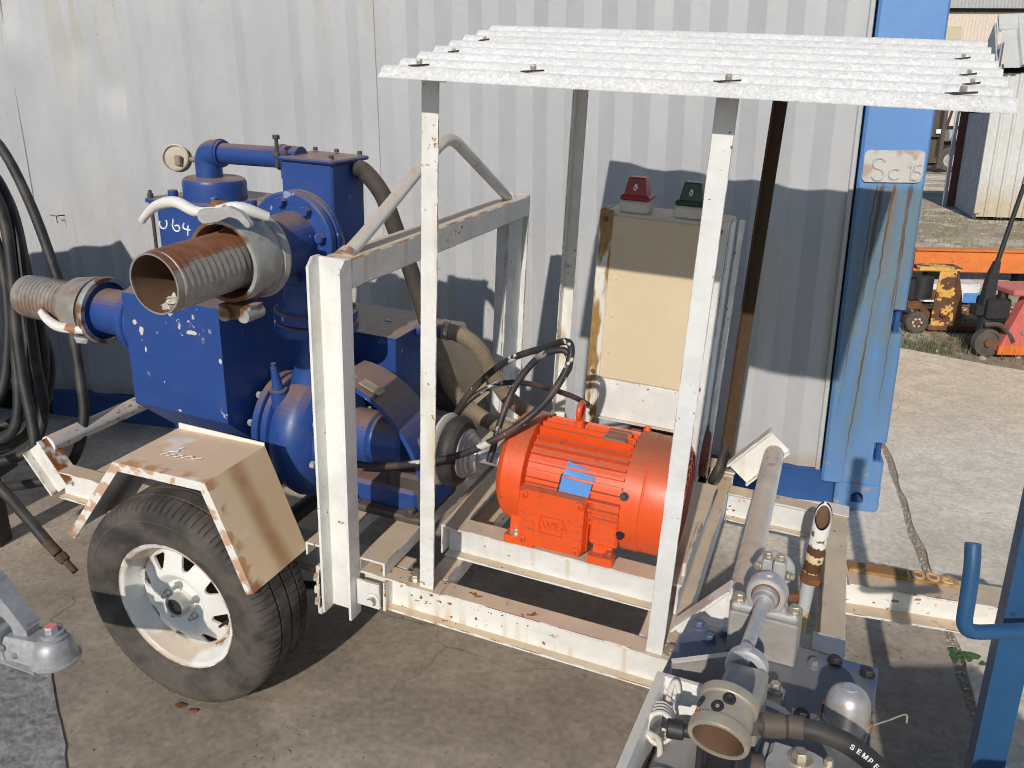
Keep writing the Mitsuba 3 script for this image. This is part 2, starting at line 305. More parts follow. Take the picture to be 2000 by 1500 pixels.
def f_cblue(p, n, uv):
    q = cl(p); x, z = q[0], q[2]; b = fbm(x*3, 1., z*1.5); m = fbm(x*22, 2., z*9); fine = fbm(x*80, 2., z*80)
    c = mix(C3(.075, .20, .47), C3(.115, .27, .56), b*.8+m*.2)
    under = smoothstep(1.345, 1.30, z)
    # rust runs below the welded plate, weathered turquoise around them
    wob = x + .006*(fbm(3., 4., z*6)-.5) + .005*(noise(2., 1., z*26)-.5)
    run = mi.Float(0); halo = mi.Float(0)
    for x0, w, zl in ((-.105, .0045, .28), (-.147, .008, .95), (-.052, .006, .85), (-.045, .003, .55), (.075, .010, .80), (.095, .004, .45), (-.165, .0025, .5)):
        drift = x0 - .045*(1.34 - z)*(1.0 if x0 < -.09 else .25)
        k = smoothstep(zl - .25, zl + .25, z) * under
        ww = w * (.35 + 1.1*fbm(x0*90, 2., z*5) + .8*smoothstep(.9, 1.3, z)); wb = x + .009*(fbm(x0*70, 4., z*5)-.5) + .005*(noise(x0*50, 1., z*30)-.5)
        run = dr.maximum(run, smoothstep(ww, ww*.2, dr.abs(wb - drift)) * k * (.4+.8*noise(x*30, 0., z*9)))
        halo = dr.maximum(halo, smoothstep(.05, .0, dr.abs(wob - drift)) * k)
    c = mix(c, mix(C3(.07, .15, .22), C3(.14, .19, .19), m), under * dr.clip(halo*.55 + .50*smoothstep(.05, .9, z)*smoothstep(.25, .6, b*.6 + m*.4) + .25, 0, .92))
    c = mix(c, C3(.36, .33, .20), smoothstep(.03, .0, dr.abs(wob - .10)) * smoothstep(.35, 1.0, z) * under * .55)
    c = mix(c, C3(.19, .11, .05), smoothstep(.028, .0, dr.abs(wob + .105)) * smoothstep(.85, 1.3, z) * under * .7)
    c = mix(c, C3(.085, .042, .025), dr.clip(run*1.2, 0, .9))
    e = smoothstep(.085, .10, x + .01*(m-.5)) * smoothstep(1.25, 1.55, z) * smoothstep(.5, .62, fbm(x*9, 3., z*4))
    c = mix(c, C3(.45, .36, .18), e*.7)
    c = mix(c, C3(.19, .08, .03), smoothstep(.57, .63, m) * smoothstep(.08, .1, x) * smoothstep(1.5, 1.7, z) * .8)
    sp = smoothstep(.66, .72, fbm(x*30, 1., z*30)) * smoothstep(.5, .6, fbm(x*4, 9., z*3)) * smoothstep(.35, .05, z)
    return mix(c, C3(.30, .26, .20), sp*.8) * (.96+.08*fine)
P('mat_cblue', f_cblue, .5, bump=lambda p, n, uv: .002*fbm(p.x*9, p.y*9, p.z*7))
P('mat_cblue_rail', lambda p, n, uv: mix(C3(.012, .055, .20), C3(.02, .085, .26), fbm(p.x*14, p.y*14, p.z*14)), .5)
P('mat_plate', lambda p, n, uv: mix(mix(C3(.46, .45, .41), C3(.52, .52, .49), fbm(p.x*20, p.y*20, p.z*20)), C3(.30, .18, .09), smoothstep(.58, .72, fbm(p.x*19+2, p.y*19, p.z*13))*.6), .6)
P('mat_dark', (.012, .012, .012), .9, spec=.1)
# ground
def f_conc(p, n, uv):
    x, y = p.x, p.y; a = fbm(x*.55, y*.55, 1.); b = fbm(x*3.2, y*3.2, 2.); c_ = fbm(x*14, y*14, 3.); d = fbm(x*70, y*70, 4.); s = fbm((x*.9+y*.45)*2.2, (y*.9-x*.45)*9, 5.)
    right = dr.maximum(.85 * smoothstep(-.01, .02, x - 1.135 - (y - 1.45)*.306), smoothstep(1.9, 3.2, y + .3*(x-1.2) + .5*(a-.5)) * smoothstep(.1, 1.2, x))  # near left slab darker: part dirt, part soft shade put into the colour
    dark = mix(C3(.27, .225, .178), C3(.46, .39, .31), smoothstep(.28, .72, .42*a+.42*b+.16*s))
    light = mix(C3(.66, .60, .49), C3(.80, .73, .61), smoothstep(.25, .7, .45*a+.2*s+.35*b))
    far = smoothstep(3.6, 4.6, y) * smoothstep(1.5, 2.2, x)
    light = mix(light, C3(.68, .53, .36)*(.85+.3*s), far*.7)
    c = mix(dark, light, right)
    stain = smoothstep(.50, .68, .6*fbm(x*2.6+4+b, y*2.6, 6.) + .4*c_)
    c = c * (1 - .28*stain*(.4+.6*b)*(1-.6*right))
    c = c * (.84 + .34*c_) * (.78 + .48*d)
    scr = smoothstep(.73, .78, noise((x*.85-y*.5)*3, (y*.85+x*.5)*60, 3.)) * smoothstep(.5, .62, fbm(x*2, y*2, 8.))
    c = mix(c, C3(.48, .42, .34), scr*.14)
    e1, e2, _w = voronoi(x*1.1 + .35*b + .12*c_, y*1.1 + .35*fbm(x*3.2+9, y*3.2, 4.)); crk = smoothstep(.008, .002, e2 - e1) * smoothstep(.56, .64, fbm(x*.9+3, y*.9, 4.)) * .7
    c = c * (1 - .6*crk)
    pit = smoothstep(.76, .80, fbm(x*95, y*95, 11.)*.8 + .2*b)
    return c * (1 - .55*pit)
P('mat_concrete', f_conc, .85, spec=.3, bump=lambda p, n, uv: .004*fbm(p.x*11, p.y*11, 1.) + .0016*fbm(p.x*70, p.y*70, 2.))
def f_dirt(p, n, uv):
    x, y = p.x, p.y; a = fbm(x*.7, y*.7, 1.); b = fbm(x*4, y*4, 2.); d = fbm(x*30, y*30, 4.)
    c = mix(C3(.27, .215, .155), C3(.52, .46, .385), smoothstep(.32, .7, .55*a+.45*b)) * (.65+.7*d)
    g = smoothstep(.5, .62, fbm(x*.9+2, y*.5, 7.)) * smoothstep(.35, .6, b)
    return mix(c, C3(.15, .16, .05)*(.6+.8*d), g*.6)
P('mat_dirt', f_dirt, .95, spec=.1, bump=lambda p, n, uv: .03*fbm(p.x*5, p.y*5, 1.) + .01*fbm(p.x*24, p.y*24, 2.))
P('mat_asphalt', lambda p, n, uv: mix(C3(.14, .137, .132), C3(.36, .35, .34), fbm(p.x*70, p.y*70, 1.)) * (.7+.5*fbm(p.x*7, p.y*7, 2.)), .85, bump=lambda p, n, uv: .006*fbm(p.x*45, p.y*45, 1.) + .006*fbm(p.x*12, p.y*12, 5.))
P('mat_stone', lambda p, n, uv: mix(C3(.24, .20, .16), C3(.55, .49, .41), fbm(p.x*17, p.y*17, p.z*17)), .9)
P('mat_grass', lambda p, n, uv: mix(C3(.075, .10, .03), C3(.15, .17, .055), noise(p.x*9, p.y*9, 1.)), .7, two=True)
P('mat_weed', lambda p, n, uv: mix(C3(.045, .10, .035), C3(.09, .16, .06), noise(p.x*40, p.y*40, 1.)), .6, two=True)
P('mat_shed', lambda p, n, uv: mix(mix(C3(.54, .54, .51), C3(.62, .62, .60), fbm(p.x*2, p.y*2, p.z*2)), C3(.46, .37, .22), smoothstep(.75, .1, p.z)*.75) * (.9+.15*fbm(p.x*14, p.y*14, p.z*14)), .6, two=True)
P('mat_shedside', lambda p, n, uv: C3(.42, .44, .46)*(.8+.35*fbm(p.x*4, p.y*4, p.z*4)), .5, two=True)
P('mat_darkred', (.10, .026, .020), .6)
P('mat_pallet_yellow', lambda p, n, uv: mix(C3(.72, .42, .10), C3(.13, .062, .034), smoothstep(.50, .53, .75*fbm(p.x*11+3, p.y*11, p.z*11+1) + .25*fbm(p.x*50, p.y*50, p.z*50))) * (.85 + .25*fbm(p.x*40, p.y*40, p.z*40)), .6)
P('mat_pallet_red', painted((.62, .15, .13), dusty=.2, edgew=.3, spot=.66, stain=.5, rust=(.28, .08, .06)), .6)
P('mat_beam_orange', painted((.72, .20, .04), dusty=.1, edgew=.3, spot=.64, stain=.4, rust=(.35, .10, .03)), .55)
P('mat_greyrubber', lambda p, n, uv: C3(.10, .085, .07)*(.6+.8*fbm(p.x*20, p.y*20, p.z*20)), .8)
P('mat_ware_top', (.42, .43, .43), .6, two=True)
P('mat_ware_low', (.66, .58, .50), .6, two=True)
P('mat_ware_door', (.55, .50, .33), .6)
P('mat_machblue', lambda p, n, uv: mix(mix(C3(.12, .13, .15), C3(.21, .21, .215), fbm(p.x*9, p.y*9, p.z*9)), C3(.06, .10, .21), smoothstep(.56, .72, fbm(p.x*7+3, p.y*7, p.z*7))*.8), .42, metallic=.15)
P('mat_blocksteel', lambda p, n, uv: mix(C3(.30, .29, .27), C3(.42, .39, .35), fbm(p.x*14, p.y*14, p.z*14))*(.85+.3*fbm(p.x*80, p.y*80, p.z*80)), .55, metallic=.2)
P('mat_postblue', painted((.022, .085, .195), dusty=.0, edgew=0, spot=.70, stain=0, rust=(.02, .03, .06)), .4)

# ================================================================== SETTING: ground, container, sheds
def jag(p0, p1, n, amp, seed):
    r = np.random.default_rng(seed); t = np.linspace(0, 1, n)[:, None]; P_ = np.asarray(p0) * (1-t) + np.asarray(p1) * t
    nn = unit(np.array([-(p1[1]-p0[1]), p1[0]-p0[0]])); o = (meshkit.fbm(np.stack([t[:, 0]*n*.23, t[:, 0]*0+seed, t[:, 0]*0], 1), 4) - .5) * 2 * amp
    o[0] = o[-1] = 0; return P_ + nn * o[:, None]
struct('ground', box(-150, 150, -60, 250, -1.0, -.045, .001), 'mat_dirt')
# two concrete slabs with a broken joint between them; the yard's dirt begins past their far edge
far = lambda x: (x, 8.63 - x)
jl, jr = jag((1.122, 1.45), (2.338, 5.42), 90, .010, 1), jag((1.147, 1.43), (2.366, 5.40), 90, .018, 5)
jl = np.vstack([[[.80, .40], [.95, .95]], jl, [[3.05, 7.9]]]); jr = np.vstack([[[.86, .40], [1.02, .95]], jr, [[2.45, far(2.45)[1] - .02]]])
left = Polygon([(-9, -4), (.2, -4), (.5, -.6)] + [tuple(q) for q in jl[:-1]] + [tuple(far(2.36)), (2.36, 12), (-9, 12)]).buffer(0)
edge_ = jag((2.46, 8.63-2.46-.02), (7.5, 8.63-7.5), 60, .05, 9)
right = Polygon([(.26, -4), (.56, -.6)] + [tuple(q) for q in jr[:-1]] + [tuple(q) for q in edge_] + [(7.5, -4)]).buffer(0)
def slab(poly):
    poly = max(poly.geoms, key=lambda g: g.area) if hasattr(poly, 'geoms') else poly
    m = trimesh.creation.extrude_polygon(poly, .06, engine='earcut'); m.apply_translation([0, 0, -.06]); return m
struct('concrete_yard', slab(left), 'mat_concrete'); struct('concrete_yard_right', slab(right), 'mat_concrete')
labels['concrete_yard_right'] = {'kind': 'structure'}
ap = jag((-1.49, 2.24), (-.62, .95), 40, .012, 3)
asp = Polygon([tuple(q) for q in ap] + [(-.62, -1), (-5, -1), (-5, 2.24), (-2.2, 2.3)])
m = trimesh.creation.extrude_polygon(asp, .02, engine='earcut'); m.apply_translation([0, 0, -.0155]); struct('asphalt_patch', m, 'mat_asphalt')

def stones(pts, smin, smax, seed=0, z0=0.):
    r = np.random.default_rng(seed); L = []
    base = trimesh.creation.icosphere(subdivisions=1, radius=1)
    for (x, y) in pts:
        m = base.copy(); s = r.uniform(smin, smax); m.vertices *= 1 + .3*(r.random((len(m.vertices), 1)) - .5)
        m.vertices *= s * np.array([1, r.uniform(.6, 1), r.uniform(.4, .8)]); a = r.uniform(0, 6.28); c, q = math.cos(a), math.sin(a)
        m.vertices = m.vertices @ np.array([[c, q, 0], [-q, c, 0], [0, 0, 1]]) + [x, y, z0]; L.append(m)
    return trimesh.util.concatenate(L)
r1 = np.random.default_rng(3); mid_ = (jl[2:-1][:85] + jr[2:-1][:85]) / 2
jp = [(mid_[i][0] + r1.normal(0, .010), mid_[i][1] + r1.normal(0, .02)) for i in range(85) for _ in range(16)]
jf = Polygon([tuple(q) for q in jl[2:-1]] + [tuple(q) for q in jr[2:-1][::-1]]).buffer(.004)
jf = max(jf.geoms, key=lambda g: g.area) if hasattr(jf, 'geoms') else jf
m = trimesh.creation.extrude_polygon(jf, .02, engine='earcut'); m.apply_translation([0, 0, -.032]); struct('joint_ground', m, 'mat_jointfill')
P('mat_jointfill', lambda p, n, uv: mix(C3(.20, .165, .125), C3(.40, .345, .27), fbm(p.x*40, p.y*40, 1.)), .95)
single('joint_gravel', stones(jp[::2], .002, .006, 4, -.009), 'mat_stone', 'loose gravel filling the broken joint between the two concrete slabs', 'gravel', F=WO, kind='stuff', smooth=False)
dp = []
while len(dp) < 1500:
    x, y = r1.uniform(2.4, 14), r1.uniform(4.6, 22)
    if y > 8.75 - x: dp.append((x, y))
single('yard_gravel', stones(dp, .008, .035, 5, -.045), 'mat_stone', 'scattered stones on the dirt yard behind the pallet trucks', 'gravel', F=WO, kind='stuff', smooth=False)
def blades(pts, h, w, seed):
    r = np.random.default_rng(seed); V, Fc = [], []
    for (x, y, z) in pts:
        a, b = r.uniform(0, 6.28), r.uniform(.1, .8); hh = h * r.uniform(.4, 1.2); ww = w * r.uniform(.6, 1.2)
        d = np.array([math.cos(a), math.sin(a), 0]); q = np.array([-d[1], d[0], 0]); o = np.array([x, y, z]); k = len(V)
        V += [o - q*ww, o + q*ww, o + d*b*hh*.4 + [0, 0, hh*.65] + q*ww*.7, o + d*b*hh*.4 + [0, 0, hh*.65] - q*ww*.7, o + d*b*hh + [0, 0, hh]]
        Fc += [(k, k+1, k+2), (k, k+2, k+3), (k+3, k+2, k+4)]
    return trimesh.Trimesh(V, Fc, process=False)
gp = []
for cx, cy, sx, sy, n in ((3.15, 5.95, .35, .14, 500), (3.35, 6.5, .5, .25, 420), (3.9, 5.75, .4, .2, 300), (4.3, 7.4, .7, .3, 350), (9.4, 14.3, .9, .5, 700), (8.2, 15.5, .8, .7, 500), (4.9, 9.6, .8, .6, 300), (7, 12, 1.4, 1, 400), (10.5, 22, 2, 2, 700)):
    gp += [(cx + r1.normal(0, sx), cy + r1.normal(0, sy), -.05) for _ in range(n)]
gp = [p for p in gp if p[1] > 8.75 - p[0]]
single('grass_tufts', blades(gp, .075, .0035, 2), 'mat_grass', 'thin tufts of grass growing in the dirt along the slab edge', 'grass', F=WO, kind='stuff', smooth=False)
def leafplant(o, n, s, seed):
    r = np.random.default_rng(seed); L = []
    for _ in range(n):
        a, el, l = r.uniform(0, 6.28), r.uniform(.2, .9), s * r.uniform(.6, 1.1)
        d = np.array([math.cos(a)*math.cos(el), math.sin(a)*math.cos(el), math.sin(el)]); q = unit(np.cross(d, [0, 0, 1])); b = np.asarray(o) + r.normal(0, s*.35, 3)*[1, 1, .15]
        t = np.linspace(0, 1, 5); w = l*.32*np.sin(np.pi*(t*.9+.06)); c = b + d*(t*l)[:, None] - np.array([0, 0, 1])*(t*t*l*.4)[:, None]
        V = np.vstack([c - q*w[:, None], c + q*w[:, None]]); Fc = [(i, i+1, i+6) for i in range(4)] + [(i, i+6, i+5) for i in range(4)]
        L.append(trimesh.Trimesh(V, Fc, process=False))
    return trimesh.util.concatenate(L)
single('joint_weed', leafplant([1.365, 2.13, -.01], 22, .05, 6), 'mat_weed', 'small leafy green weed growing out of the concrete joint', 'weed', F=WO)
for i, (x, y, s, a) in enumerate(((-.875, 1.878, .017, .3), (-.921, 1.90, .020, 1.2))):
    th = np.linspace(0, 6.28, 8)[:-1]; q = [(x + s*(.7+.4*math.sin(3*t+a))*math.cos(t), y + .6*s*(.8+.3*math.cos(2*t+a))*math.sin(t), z) for t in th for z in (.001, .006)]
    single('rust_flake', hull(q), 'mat_rust', ('larger rust flake' if i == 0 else 'narrow rust flake nearer the tyre') + ' lying on the concrete in front of the wheel', 'rust flake', F=WO)

# ---- shipping container
FR[0] = CT
ct = thing('shipping_container', 'long grey corrugated shipping container with blue corner post and rails behind the trailer', 'shipping container')
L0, HT, WID = -9.0, 2.59, 2.2
pitch = .278
def corr(x0, x1, z0, z1, th=.0025):
    pts = []; x = x1 - .02
    pts.append((x1, .0)); 
    while x > x0:
        pts += [(x, 0.0), (x-.072, 0.0), (x-.14, .030), (x-.212, .030)]; x -= pitch
    pts = np.array(pts); pts[:, 1] += .045
    V = []; n = len(pts); zs = np.linspace(z0, z1, 30)
    for z in zs: V += [(a, b + .010*(meshkit.fbm(np.array([[a*1.7, z*2.2, 3.]]), 3)[0]-.5), z) for a, b in pts]
    Fq = []
    for k in range(len(zs)-1):
        i = np.arange(n-1); Fq.append(np.stack([i+k*n, i+k*n+n, i+k*n+n+1, i+k*n+1], 1))
    return trimesh.Trimesh(np.array(V), np.vstack([np.vstack([f[:, [0, 1, 2]], f[:, [0, 2, 3]]]) for f in Fq]), process=False)
def dented(m):
    for (x, z, r_, d) in ((-4.45, 1.95, .10, .018), (-4.1, 1.90, .12, -.015), (-3.75, 1.88, .10, .02), (-3.6, 1.72, .09, .015), (-4.9, 1.5, .2, .012), (-3.9, .45, .25, .02)):
        g = np.exp(-(((m.vertices[:, 0]-x)/r_)**2 + ((m.vertices[:, 2]-z)/r_)**2)); m.vertices[:, 1] += d*g
    return m
w0 = corr(L0, -.245, .155, HT-.1); w0 = dented(w0.subdivide()); w0.invert() if False else None
for i, (a, b) in enumerate(((L0, -6.6), (-6.6, -4.55), (-4.55, -2.5), (-2.5, -.245))): pass
add(ct, 'side_wall', w0, 'mat_cgrey', smooth=20)
add(ct, 'wall_seam', box(-.262, -.244, .022, .05, .155, HT-.1, .003), 'mat_cgrey')
for i in range(1, 4): add(ct, 'wall_seam', box(-.262-i*pitch*7-.003, -.262-i*pitch*7+.003, .0415, .049, .155, HT-.1, .001), 'mat_cgrey')
post = hull([(x, y, z) for x in (-.236, -.004) for y in (.010, .16) for z in (.118, HT)] + [(x, y, z) for x in (-.226, -.012) for y in (.0,) for z in (.118, HT)])
nt1 = m3.Manifold.cube([.10, .22, .085]).translate([-.050, -.02, .225]); nt2 = m3.Manifold.cube([.10, .22, .095]).translate([-.050, -.02, .765])
pm = m3.Manifold(m3.Mesh(np.asarray(post.vertices, np.float32), np.asarray(post.faces, np.uint32))) - nt1 - nt2
add(ct, 'corner_post', pm, 'mat_cblue', smooth=False)
for z0, z1 in ((.225, .31), (.765, .86)): add(ct, 'lashing_bar', cyl((-.028, .035, z0), (-.028, .035, z1), .012), 'mat_cblue_rail')
casting = m3.Manifold.hull_points(np.array([(x, y, z) for x in (-.178+.012, -.012) for y in (-.006, .156) for z in (0.006, .122)] + [(x, y, z) for x in (-.178, -.003) for y in (.002, .15) for z in (0.014, .114)]))
slot = m3.Manifold.hull_points(np.concatenate([np.array([(-.09+.024*math.cos(t), y, .062+.024*math.sin(t)) for t in np.linspace(0, np.pi, 12)] + [(-.114, y, .040), (-.066, y, .040)]) for y in (-.05, .13)]))
add(ct, 'corner_casting', casting - slot, 'mat_cblue', smooth=False)
add(ct, 'bottom_rail', cat(box(L0, -.179, .03, .075, .0, .150, .003), box(L0, -.179, .022, .06, .148, .158, .002)), 'mat_cblue_rail')
add(ct, 'fork_pocket', box(-4.62, -4.26, .02, .034, .022, .135, .002), 'mat_dark')
add(ct, 'top_rail', box(L0, -.236, .01, .09, HT-.1, HT, .004), 'mat_cblue_rail')
add(ct, 'bottom_flange', box(L0, -.22, .012, .03, -.0, .010, .002), 'mat_concrete')
add(ct, 'body_shell', cat(box(L0, -.30, .10, WID, .05, HT-.01, .003), box(-.32, -.02, .16, WID, .05, HT-.02, .003)), 'mat_cblue_rail')
pl_ = affinity.scale(sbox(-.223, 1.338, -.018, 1.452).buffer(-.018).buffer(.018), 1, 1)
m = trimesh.creation.extrude_polygon(pl_, .012, engine='earcut'); m.apply_transform(frame([1, 0, 0], [0, 0, 1], [0, -1, 0], [0, .002, 0]))
pk = add(ct, 'number_plate', m, 'mat_plate', label='grey steel plate with welded number Sc15 on the blue post')
def weld(P_, r=.0048): return sweep(P_, r, 7, 6)
def arc(cx, cz, r, a0, a1, n=8, rx=1.): return [(cx + r*rx*math.cos(a), -.012, cz + r*math.sin(a)) for a in np.linspace(math.radians(a0), math.radians(a1), n)]
add(pk, 'lettering', cat(weld(arc(-.170, 1.406, .020, 20, 270) + arc(-.170, 1.366, .020, 90, -160)), weld(arc(-.112, 1.369, .019, 45, 315)), weld([(-.066, -.012, 1.392), (-.056, -.012, 1.400), (-.056, -.012, 1.348)]), weld([(-.024, -.012, 1.402), (-.044, -.012, 1.400), (-.045, -.012, 1.378)] + arc(-.040, 1.364, .016, 100, -150, rx=1.1))), 'mat_plate')
add(ct, 'wall_spike', cat(sweep([(-3.99, .06, 1.105), (-3.99, .012, 1.105), (-3.99, .010, 1.07)], .003, 6, 3), sweep([(-4.03, .012, 1.11), (-3.99, .011, 1.106)], .003, 6, 2)), 'mat_rust')

# ================================================================== TRAILER
FR[0] = TR
tr = thing('pump_trailer', 'white painted steel trailer with rusty fenders carrying the blue pump and orange motors', 'trailer')
W_, Rr = 'mat_white', 'mat_white_rusty'
add(tr, 'frame_rail', extr(I(.055, .102), (.455, .2275, .025), (1.297, .2275, .025)), Rr)
add(tr, 'frame_rail', extr(I(.055, .102), (-.70, 1.2325, .025), (1.297, 1.2325, .025)), W_)
add(tr, 'chassis_rail', extr(I(.055, .102), (-.715, .295, .018), (.56, .295, .018)), Rr)
for i, yy in enumerate((.295, 1.165)):
    d = unit((-.60, 0, .80)); q = np.array([.80, 0, .60]); o = np.array([-.752, yy, .016])
    add(tr, 'skid_end', extr(I(.058, .104, .008, .008), o, o + .165*d, q), Rr)
add(tr, 'bumper_pipe', cyl((-.765, .30, .185), (-.765, 1.17, .185), .029, 28), 'mat_white_pipe')
add(tr, 'cross_member', box(-.62, -.565, .325, 1.15, .045, .110), W_)
add(tr, 'cross_member', extr(Cs(.05, .09), (1.295, .257, .035), (1.295, 1.205, .035)), W_)
UC = rnd(sbox(0, .034, .078, .040).union(sbox(0, 0, .006, .040)).union(sbox(.072, 0, .078, .040)))
for x in (.362, .529): add(tr, 'channel', extr(UC, (x, .203, .1275), (x, 1.23, .1275)), W_)
add(tr, 'bracket_plate', box(.458, .528, .176, .1835, .038, .118, .002), W_); add(tr, 'bracket_plate', box(.531, .539, .186, .255, .030, .121, .002), Rr)
add(tr, 'bolt', bolt((.508, .176, .066), (0, -1, 0), .022, .014), 'mat_white')
# front sub-frame, jack, drawbar
for yy in (.41, 1.115): add(tr, 'front_rail', extr(I(.06, .102), (1.298, yy, .024), (1.606, yy, .024)), W_)
add(tr, 'front_beam', extr(I(.058, .102), (1.636, .372, .026), (1.636, 1.152, .026)), W_)
for yy in (.385, 1.095): add(tr, 'corner_plate', box(1.59, 1.667, yy - .01, yy + .062, .1295, .133, .001), 'mat_white_clean')
add(tr, 'drawbar', extr(I(.105, .100), (1.667, .765, .025), (2.75, .935, .025)), Rr)
uu, vv = unit((1.083, .17, 0)), np.array([0, 0, 1.]); ww = np.cross(vv, uu)
sp = np.array([1.672, .765, .126])
db = add(tr, 'stiffener_strip', hull([sp + a*uu + b*ww + c*vv for a in (0, .285) for b, c in ((.008, 0), (.052, 0), (.010, .009), (.051, .009))]), 'mat_ruststrip', label='rusty strip with weld bead letters along the drawbar')
lt = meshkit.text_mesh('POOL', .036, .004, True); lt.apply_translation([0, 0, 0])
add(db, 'weld_lettering', placed(lt, -uu, -ww, np.array([0, 0, 1.]), sp + .272*uu + .048*ww + .0092*vv), 'mat_rust_light')
P('mat_ruststrip', lambda p, n, uv: mix(C3(.46, .31, .15), C3(.28, .135, .045), smoothstep(.35, .6, fbm(p.x*22, p.y*22, p.z*22))), .75)
P('mat_rust_light', lambda p, n, uv: mix(C3(.66, .50, .30), C3(.42, .25, .11), fbm(p.x*40, p.y*40, p.z*40)), .7)
add(tr, 'hitch_pin', bolt(sp + .43*uu + .03*ww + .004*vv, (0, 0, 1), .022, .014), 'mat_zinc')
add(tr, 'hitch_plate', hull([sp + a*uu + b*ww + c*vv for a in (.41, .56) for b in (.0, .05) for c in (-.001, .004)] + [sp + a*uu + b*ww + .018*vv for a in (.44, .55) for b in (.005, .045)]), 'mat_rust')
jx, jy = 1.577, .775
ou = m3.Manifold.cylinder(.235, .0235, .0235, 32) - m3.Manifold.cylinder(.3, .0185, .0185, 32).translate([0, 0, -.02])
ou = ou.trim_by_plane([0, .83, -.557], -.1115)
jk = add(tr, 'jack_leg', placed(ou, np.array([1., 0, 0]), np.array([0, 1., 0]), np.array([0, 0, 1.]), (jx, jy, .075)), 'mat_jack')
bo = (m3.Manifold.cylinder(.235, .0187, .0187, 32) - m3.Manifold.cylinder(.3, .0178, .0178, 32).translate([0, 0, -.02])).trim_by_plane([0, .83, -.557], -.1111) + m3.Manifold.cylinder(.05, .0186, .0186, 32)
add(jk, 'bore', placed(bo, np.array([1., 0, 0]), np.array([0, 1., 0]), np.array([0, 0, 1.]), (jx, jy, .075)), 'mat_inside')
add(jk, 'collar', cat(cyl((jx, jy, .068), (jx, jy, .100), .028, 20, .026), box(jx-.01, jx+.03, jy-.03, jy-.022, .07, .09)), 'mat_rust')
add(jk, 'inner_tube', cyl((jx-.002, jy, -.225), (jx-.002, jy, .07), .0185, 24), 'mat_jack'); add(jk, 'foot', cyl((jx, jy, -.235), (jx, jy, -.222), .05, 20), 'mat_rust')
add(jk, 'clamp_bolt', bolt((jx-.022, jy-.006, .005), (-1, -.3, 0), .02, .03), 'mat_rust')
for yy in (.25, 1.18):
    d = unit((.62, 0, .785)); q = np.array([-d[2], 0, d[0]]); o = np.array([1.348, yy, .127])
    ex = extr(affinity.translate(I(.05, .095), 0, 0), o - .0*q, o + .185*d, q)
    add(tr, 'skid_end', ex, 'mat_white_clean')
add(tr, 'bumper_pipe', cyl((1.415, .255, .262), (1.415, 1.155, .262), .031, 28), 'mat_white_pipe')
# hoop
def chan_up(x0, x1, y0, y1, z0, z1, t=.007, ch=.02):
    """upright channel: web at y1, flanges towards -y, the top corners of the flanges cut"""
    fl = Polygon([(y0, z0), (y1, z0), (y1, z1), (y0+ch, z1), (y0, z1-ch)])
    a = lambda xa: placed(trimesh.creation.extrude_polygon(rnd(fl), t, engine='earcut'), np.array([0, 1., 0]), np.array([0, 0, 1.]), np.array([1., 0, 0]), (xa, 0, 0))
    return cat(a(x0), a(x1-t), box(x0+.0035, x1-.0035, y1-t, y1-.001, z0+.002, z1-.002, .001))
add(tr, 'hoop_post', chan_up(.366, .456, .150, .199, -.002, .968), 'mat_white_clean')
add(tr, 'hoop_post', cat(box(.428, .436, 1.222, 1.362, .02, .955, .002), box(.395, .43, 1.215, 1.223, .02, .955, .002), box(.405, .455, 1.361, 1.369, .02, .968, .002)), W_)
add(tr, 'hoop_beam', box(.384, .456, .1995, 1.361, .896, .967, .004), W_)
add(tr, 'lifting_handle', sweep([(.42, .235, .964), (.425, .35, 1.018), (.43, .62, 1.148), (.43, .68, 1.175), (.43, .715, 1.187), (.43, .75, 1.192), (.43, .785, 1.187), (.43, .82, 1.174), (.43, .88, 1.144), (.425, 1.15, 1.013), (.42, 1.255, .964)], .0165, 20, 6), 'mat_white_pipe')
add(tr, 'weld_collar', cyl((.42, .232, .962), (.42, .247, .975), .026, 16, .018), W_); add(tr, 'weld_collar', cyl((.42, 1.258, .962), (.42, 1.243, .975), .026, 16, .018), W_)
# motor base frame
bs = add(tr, 'motor_base', extr(I(.062, .094), (.628, .389, .1275), (1.215, .389, .1275)), W_)
add(bs, 'side_channel', box(.612, .672, .361, .93, .2165, .2225, .002), W_); add(bs, 'side_channel', cat(box(1.205, 1.272, .361, .93, .2165, .2225, .002), box(1.262, 1.272, .40, .62, .222, .262, .003), box(1.258, 1.266, .37, .93, .128, .2165, .002)), W_)
add(bs, 'back_channel', extr(I(.062, .094), (.628, .90, .1275), (1.215, .90, .1275)), W_)
add(bs, 'web_plate', box(.612, .618, .364, .92, .128, .2165, .002), W_)
for x in (.655, 1.225): add(tr, 'cross_member', box(x-.027, x+.027, .256, 1.204, .072, .1272), W_)
